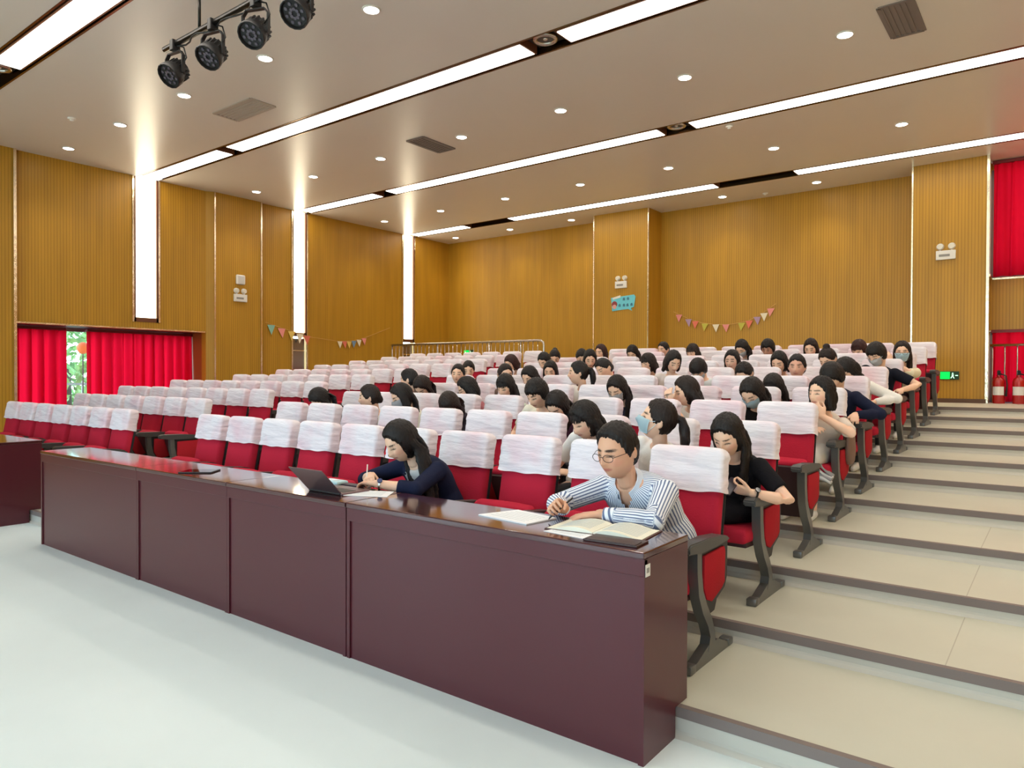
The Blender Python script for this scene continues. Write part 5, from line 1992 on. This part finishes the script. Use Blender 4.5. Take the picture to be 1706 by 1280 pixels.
# ---- audience
for (k_, i_, hd, op, lb) in CROWD:
    x, y, z = seat_xy(k_, i_)
    op = dict(op)
    if 'voxel' not in op:
        op['voxel'] = 0.0065 if k_ <= 2 else (0.008 if k_ <= 4 else 0.0095)
    op.setdefault('dec', 0.6 if k_ <= 2 else 0.5)
    hd = (hd[0], hd[1], hd[2])
    op.setdefault('pel', (hd[0] * 0.3, 0.05))
    person(lb, (x, y, z), hd, **op)

# ---- woman with a phone at the aisle, second row
x, y, z = seat_xy(2, 0)
pw = person('woman with long black hair in black dress looking at her phone by the aisle', (x, y, z), (0.1, -0.19, 0.985), turn=4, pitch=34, hair='long_fwd', hlen=0.3, hcol='black', top=(24, 22, 26), sleeve='short', skirt=True, legs=(22, 20, 24), voxel=0.0045, dec=0.35,
            hands='free', wr=(0.1, -0.36, 0.675), wl=(0.27, -0.27, 0.66), pole_r=(-0.7, 0.2, -0.6), pole_l=(0.75, 0.6, -0.3), group=None,
            hand_r=dict(d=(0.3, -0.6, 0.5), n=(0.6, 0.5, 0.6), curl=(0.8, 0.85, 0.9, 0.95), thumb=(0.5, 0.5)), hand_l=dict(d=(-0.9, -0.35, 0.25), n=(0.1, 0.75, 0.5), curl=(0.8, 0.85, 0.9, 0.95), thumb=(0.6, 0.3)), k=0.98, pel=(0.05, 0.05), legx=-0.15)


def wrist_band(pd, s, name, mband, mface, r=0.031, wide=0.012):
    """bracelet or watch just above a wrist"""
    a = pd['EL'][s].lerp(pd['W'][s], 0.9)
    d_ = (pd['W'][s] - pd['EL'][s]).normalized()
    u = d_.orthogonal().normalized()
    w = d_.cross(u)
    bm = B()
    rings = []
    for k in range(25):
        q = 2 * PI * k / 24
        e = u * math.cos(q) + w * math.sin(q)
        rings.append([a + e * r + d_ * wide * 0.5, a + e * (r + 0.003) + d_ * wide * 0.5, a + e * (r + 0.003) - d_ * wide * 0.5, a + e * r - d_ * wide * 0.5])
    ring_loft(bm, rings, cap=False)
    o = obj(name, bm, mband, pd['root'], smooth=False)
    # face turned up and outwards
    e = Vector((0.5, -0.5, 0.75))
    e = (e - d_ * e.dot(d_)).normalized()
    f = d_.cross(e)
    c = a + e * (r + 0.004)
    bm = B()
    rings = [[c + e * t_ + (d_ * math.cos(2 * PI * i / 16) + f * math.sin(2 * PI * i / 16)) * 0.016 for i in range(16)] for t_ in (-0.003, 0.005)]
    ring_loft(bm, rings)
    obj('dial', bm, mface, o)


wrist_band(pw, 1, 'watch', M_SHELL, mat('black_glass', (14, 14, 16)))
hp = pw['W'][1] + Vector((-0.105, -0.055, 0.035))
t = thing('smartphone', 'dark smartphone held by the woman in the black dress', 'phone', Vector((x, y, z)) + hp)
bm = B()
bx(bm, -0.036, 0.036, -0.004, 0.004, -0.075, 0.075, 0.003)
RM = Matrix.Rotation(math.radians(-12), 4, 'Z') @ Matrix.Rotation(math.radians(-55), 4, 'X')
bm.transform(RM)
obj('case', bm, mat('dark_phone_case', (44, 36, 48), rough=0.3), t)
bm = B()
bx(bm, -0.033, 0.033, 0.004, 0.0046, -0.07, 0.07)
bm.transform(RM)
obj('screen', bm, emat('phone_screen', (150, 170, 210), 0.8), t)

# ---- woman in navy writing at the desk
x, y, z = seat_xy(1, 3)
TZ = DTOP - z
pn = person('woman in navy blazer with long black hair writing at the desk', (x, y, z), (-0.055, -0.27, 1.015), turn=14, pitch=34, hair='long', hlen=0.42, hcol='black', top=(30, 34, 58), sleeve='three', legs=(28, 30, 44), trousers=True, voxel=0.0045, dec=0.35, hands='free', wid=1.1,
            wr=(-0.21, -0.40, TZ + 0.055), wl=(-0.02, -0.52, TZ + 0.035), pole_r=(-0.9, 0.2, -0.3), pole_l=(0.95, 0.1, -0.3), group=None,
            hand_r=dict(d=(0.62, -0.7, -0.1), n=(0.4, 0.1, -0.9), curl=(0.75, 0.85, 0.95, 1.0), thumb=(0.4, 0.6)), hand_l=dict(d=(-0.9, -0.25, 0.0), n=(0.1, -0.1, -1), curl=(0.35, 0.45, 0.55, 0.6), thumb=(0.45, 0.3)), vneck=(0.55, 0.075, (206, 200, 196)), pel=(-0.02, 0.05), drop=(0.3, 0.02, -1), k=1.0)
wrist_band(pn, 1, 'watch', M_STEEL, mat('blue_dial', (60, 70, 110), rough=0.2))
# lapels and lanyard
for s in (-1, 1):
    bm = B()
    rings = []
    for j in range(7):
        u = 0.52 + 0.44 * j / 6
        q, lt, dp = pn['sf'](u)
        inner = 0.006 + 0.062 * (u - 0.52) / 0.44
        outer = inner + 0.016 + 0.03 * math.sin(PI * j / 6)
        b_ = 0.132 - 0.045 * max(0, (u - 0.76) / 0.22)
        f1 = -dp * b_ * math.sqrt(max(0.05, 1 - (inner / 0.17) ** 2))
        f2 = -dp * b_ * math.sqrt(max(0.05, 1 - (outer / 0.17) ** 2))
        rings.append([q + lt * s * inner + f1, q + lt * s * outer + f2, q + lt * s * outer + f2 * 1.035, q + lt * s * inner + f1 * 1.04])
    ring_loft(bm, rings)
    obj('lapel', bm, mat('navy_lapel', (24, 28, 50), rough=0.7), pn['root'])
bm = B()
rings = []
for j in range(9):
    u = 0.97 - 0.5 * j / 8
    q, lt, dp = pn['sf'](u)
    xx = -0.045 * (1 - j / 8) ** 0.7
    f_ = -dp * (0.142 - 0.05 * max(0, (u - 0.76) / 0.22))
    rings.append([q + lt * (xx - 0.006) + f_, q + lt * (xx + 0.006) + f_, q + lt * (xx + 0.006) + f_ * 1.02, q + lt * (xx - 0.006) + f_ * 1.02])
ring_loft(bm, rings)
obj('lanyard', bm, mat('grey_ribbon', (190, 190, 194), rough=0.7), pn['root'])
hw = pn['W'][-1] + Vector((0.035, -0.06, 0.0))
t = thing('pen', 'white pen in the hand of the woman in navy', 'pen', Vector((x, y, z)) + hw)
bm = B()
tube(bm, [(0.012, -0.02, -0.05), (0.006, -0.01, -0.035), (-0.03, 0.03, 0.075)], [0.0012, 0.0042, 0.0042], 8)
obj('barrel', bm, M_WHITEPL, t, smooth=True)

# ---- man in striped shirt at the desk
x, y, z = seat_xy(1, 0)
pm = person('man with spectacles in striped shirt reading at the desk', (x, y, z), (-0.105, -0.27, 1.055), turn=10, pitch=14, hair='short_m', hcol='black', top=(230, 232, 240), sleeve='long', legs=(40, 42, 50), trousers=True, voxel=0.0045, dec=0.35, hands='free', male=True, k=1.06, wid=1.2, glasses=True, striped=True,
            wr=(-0.245, -0.56, TZ + 0.05), wl=(-0.075, -0.5, TZ + 0.032), pole_r=(-0.8, 0.3, -0.2), pole_l=(0.98, 0.1, -0.12), group=None, skin=(222, 170, 140),
            hand_r=dict(d=(-0.05, -0.75, 0.3), n=(0.6, -0.1, -0.5), curl=(0.8, 0.9, 1.0, 1.05), thumb=(0.3, 0.75)), hand_l=dict(d=(-0.85, -0.4, -0.1), n=(0.0, 0.0, -1), curl=(0.2, 0.25, 0.28, 0.32), spread=0.13, thumb=(0.7, 0.15)), pel=(-0.03, 0.05), collar=('striped_collar_cloth', (218, 223, 234), 0.8), vneck=(0.88, 0.055, None))
hw = pm['W'][-1] + Vector((0.02, -0.075, 0.015))
t = thing('pen', 'dark pen in the hand of the man in stripes', 'pen', Vector((x, y, z)) + hw)
bm = B()
tube(bm, [(-0.035, -0.035, -0.055), (-0.03, -0.03, -0.045), (0.05, 0.05, 0.05)], [0.0012, 0.0045, 0.0045], 8)
obj('barrel', bm, mat('black_pen', (30, 30, 36), rough=0.3), t, smooth=True)
# shirt placket and buttons
bm = B()
rings = []
for j in range(8):
    u = 0.2 + 0.66 * j / 7
    q, lt, dp = pm['sf'](u)
    b_ = (0.139 - 0.05 * max(0, (u - 0.76) / 0.22)) * 1.08
    f_ = -dp * b_
    rings.append([q + lt * -0.016 + f_, q + lt * 0.016 + f_, q + lt * 0.016 + f_ * 1.02, q + lt * -0.016 + f_ * 1.02])
ring_loft(bm, rings)
obj('placket', bm, mat('striped_collar_cloth', (218, 223, 234)), pm['root'])

# small bags by the aisle
x, y, z = seat_xy(2, 0)
t = thing('pouch', 'small turquoise pouch on the armrest beside the phone woman', 'pouch', (x - SP / 2, y - 0.04, z + 0.632))
bm = B()
bx(bm, -0.035, 0.035, -0.07, 0.06, 0.0, 0.11, 0.025, 3)
obj('body', bm, mat('turquoise_cloth', (110, 214, 206), rough=0.8), t, smooth=True)
boxobj('zip', M_STEEL, -0.004, 0.004, -0.06, 0.05, 0.108, 0.113, t)
x, y, z = seat_xy(4, 0)
t = thing('shoulder_bag', 'brown shoulder bag hung over the fourth row aisle armrest', 'bag', (x + SP / 2 + 0.055, y + 0.1, z + 0.42))
bm = B()
rings = []
for u_, wy, wx in ((0.0, 0.05, 0.02), (0.03, 0.09, 0.03), (0.12, 0.11, 0.035), (0.22, 0.1, 0.028), (0.28, 0.08, 0.015), (0.3, 0.05, 0.006)):
    rings.append(ering(Vector((0, 0, u_)), Vector((0, 1, 0)), Vector((1, 0, 0)), wy, wx, 16, 0.8))
ring_loft(bm, rings)
obj('body', bm, mat('brown_soft_leather', (122, 92, 76), rough=0.6), t, smooth=True)
bm = B()
tube(bm, [(0.0, -0.06, 0.27), (-0.02, -0.05, 0.36), (-0.05, 0.0, 0.385), (-0.02, 0.05, 0.36), (0.0, 0.06, 0.27)], 0.008, 8)
obj('strap', bm, mat('brown_soft_leather', (122, 92, 76)), t, smooth=True)

# grey folded garment and bag on the beige woman's armrest side
x, y, z = seat_xy(4, 0)
t = thing('folded_jacket', 'grey striped jacket hanging off the aisle seat', 'jacket', (x + 0.17, y - 0.27, z + 0.42))
rj = random.Random(3)
for i in range(4):
    bm = B()
    rings = []
    for j in range(8):
        u = j / 7
        c = Vector((-0.12 + 0.24 * u, -0.02 - 0.02 * i, 0.12 - 0.16 * u - 0.028 * i + 0.02 * math.sin(u * 5 + i)))
        rings.append(ering(c, Vector((0, 1, 0)), Vector((0.3, 0, 1)).normalized(), 0.045, 0.014 + 0.004 * math.sin(j + i), 10))
    ring_loft(bm, rings)
    obj('fold', bm, mat('grey_stripe_cloth_%d' % (i % 2), ((150, 150, 154), (205, 205, 206))[i % 2], rough=0.9), t, smooth=True)
run_jobs()
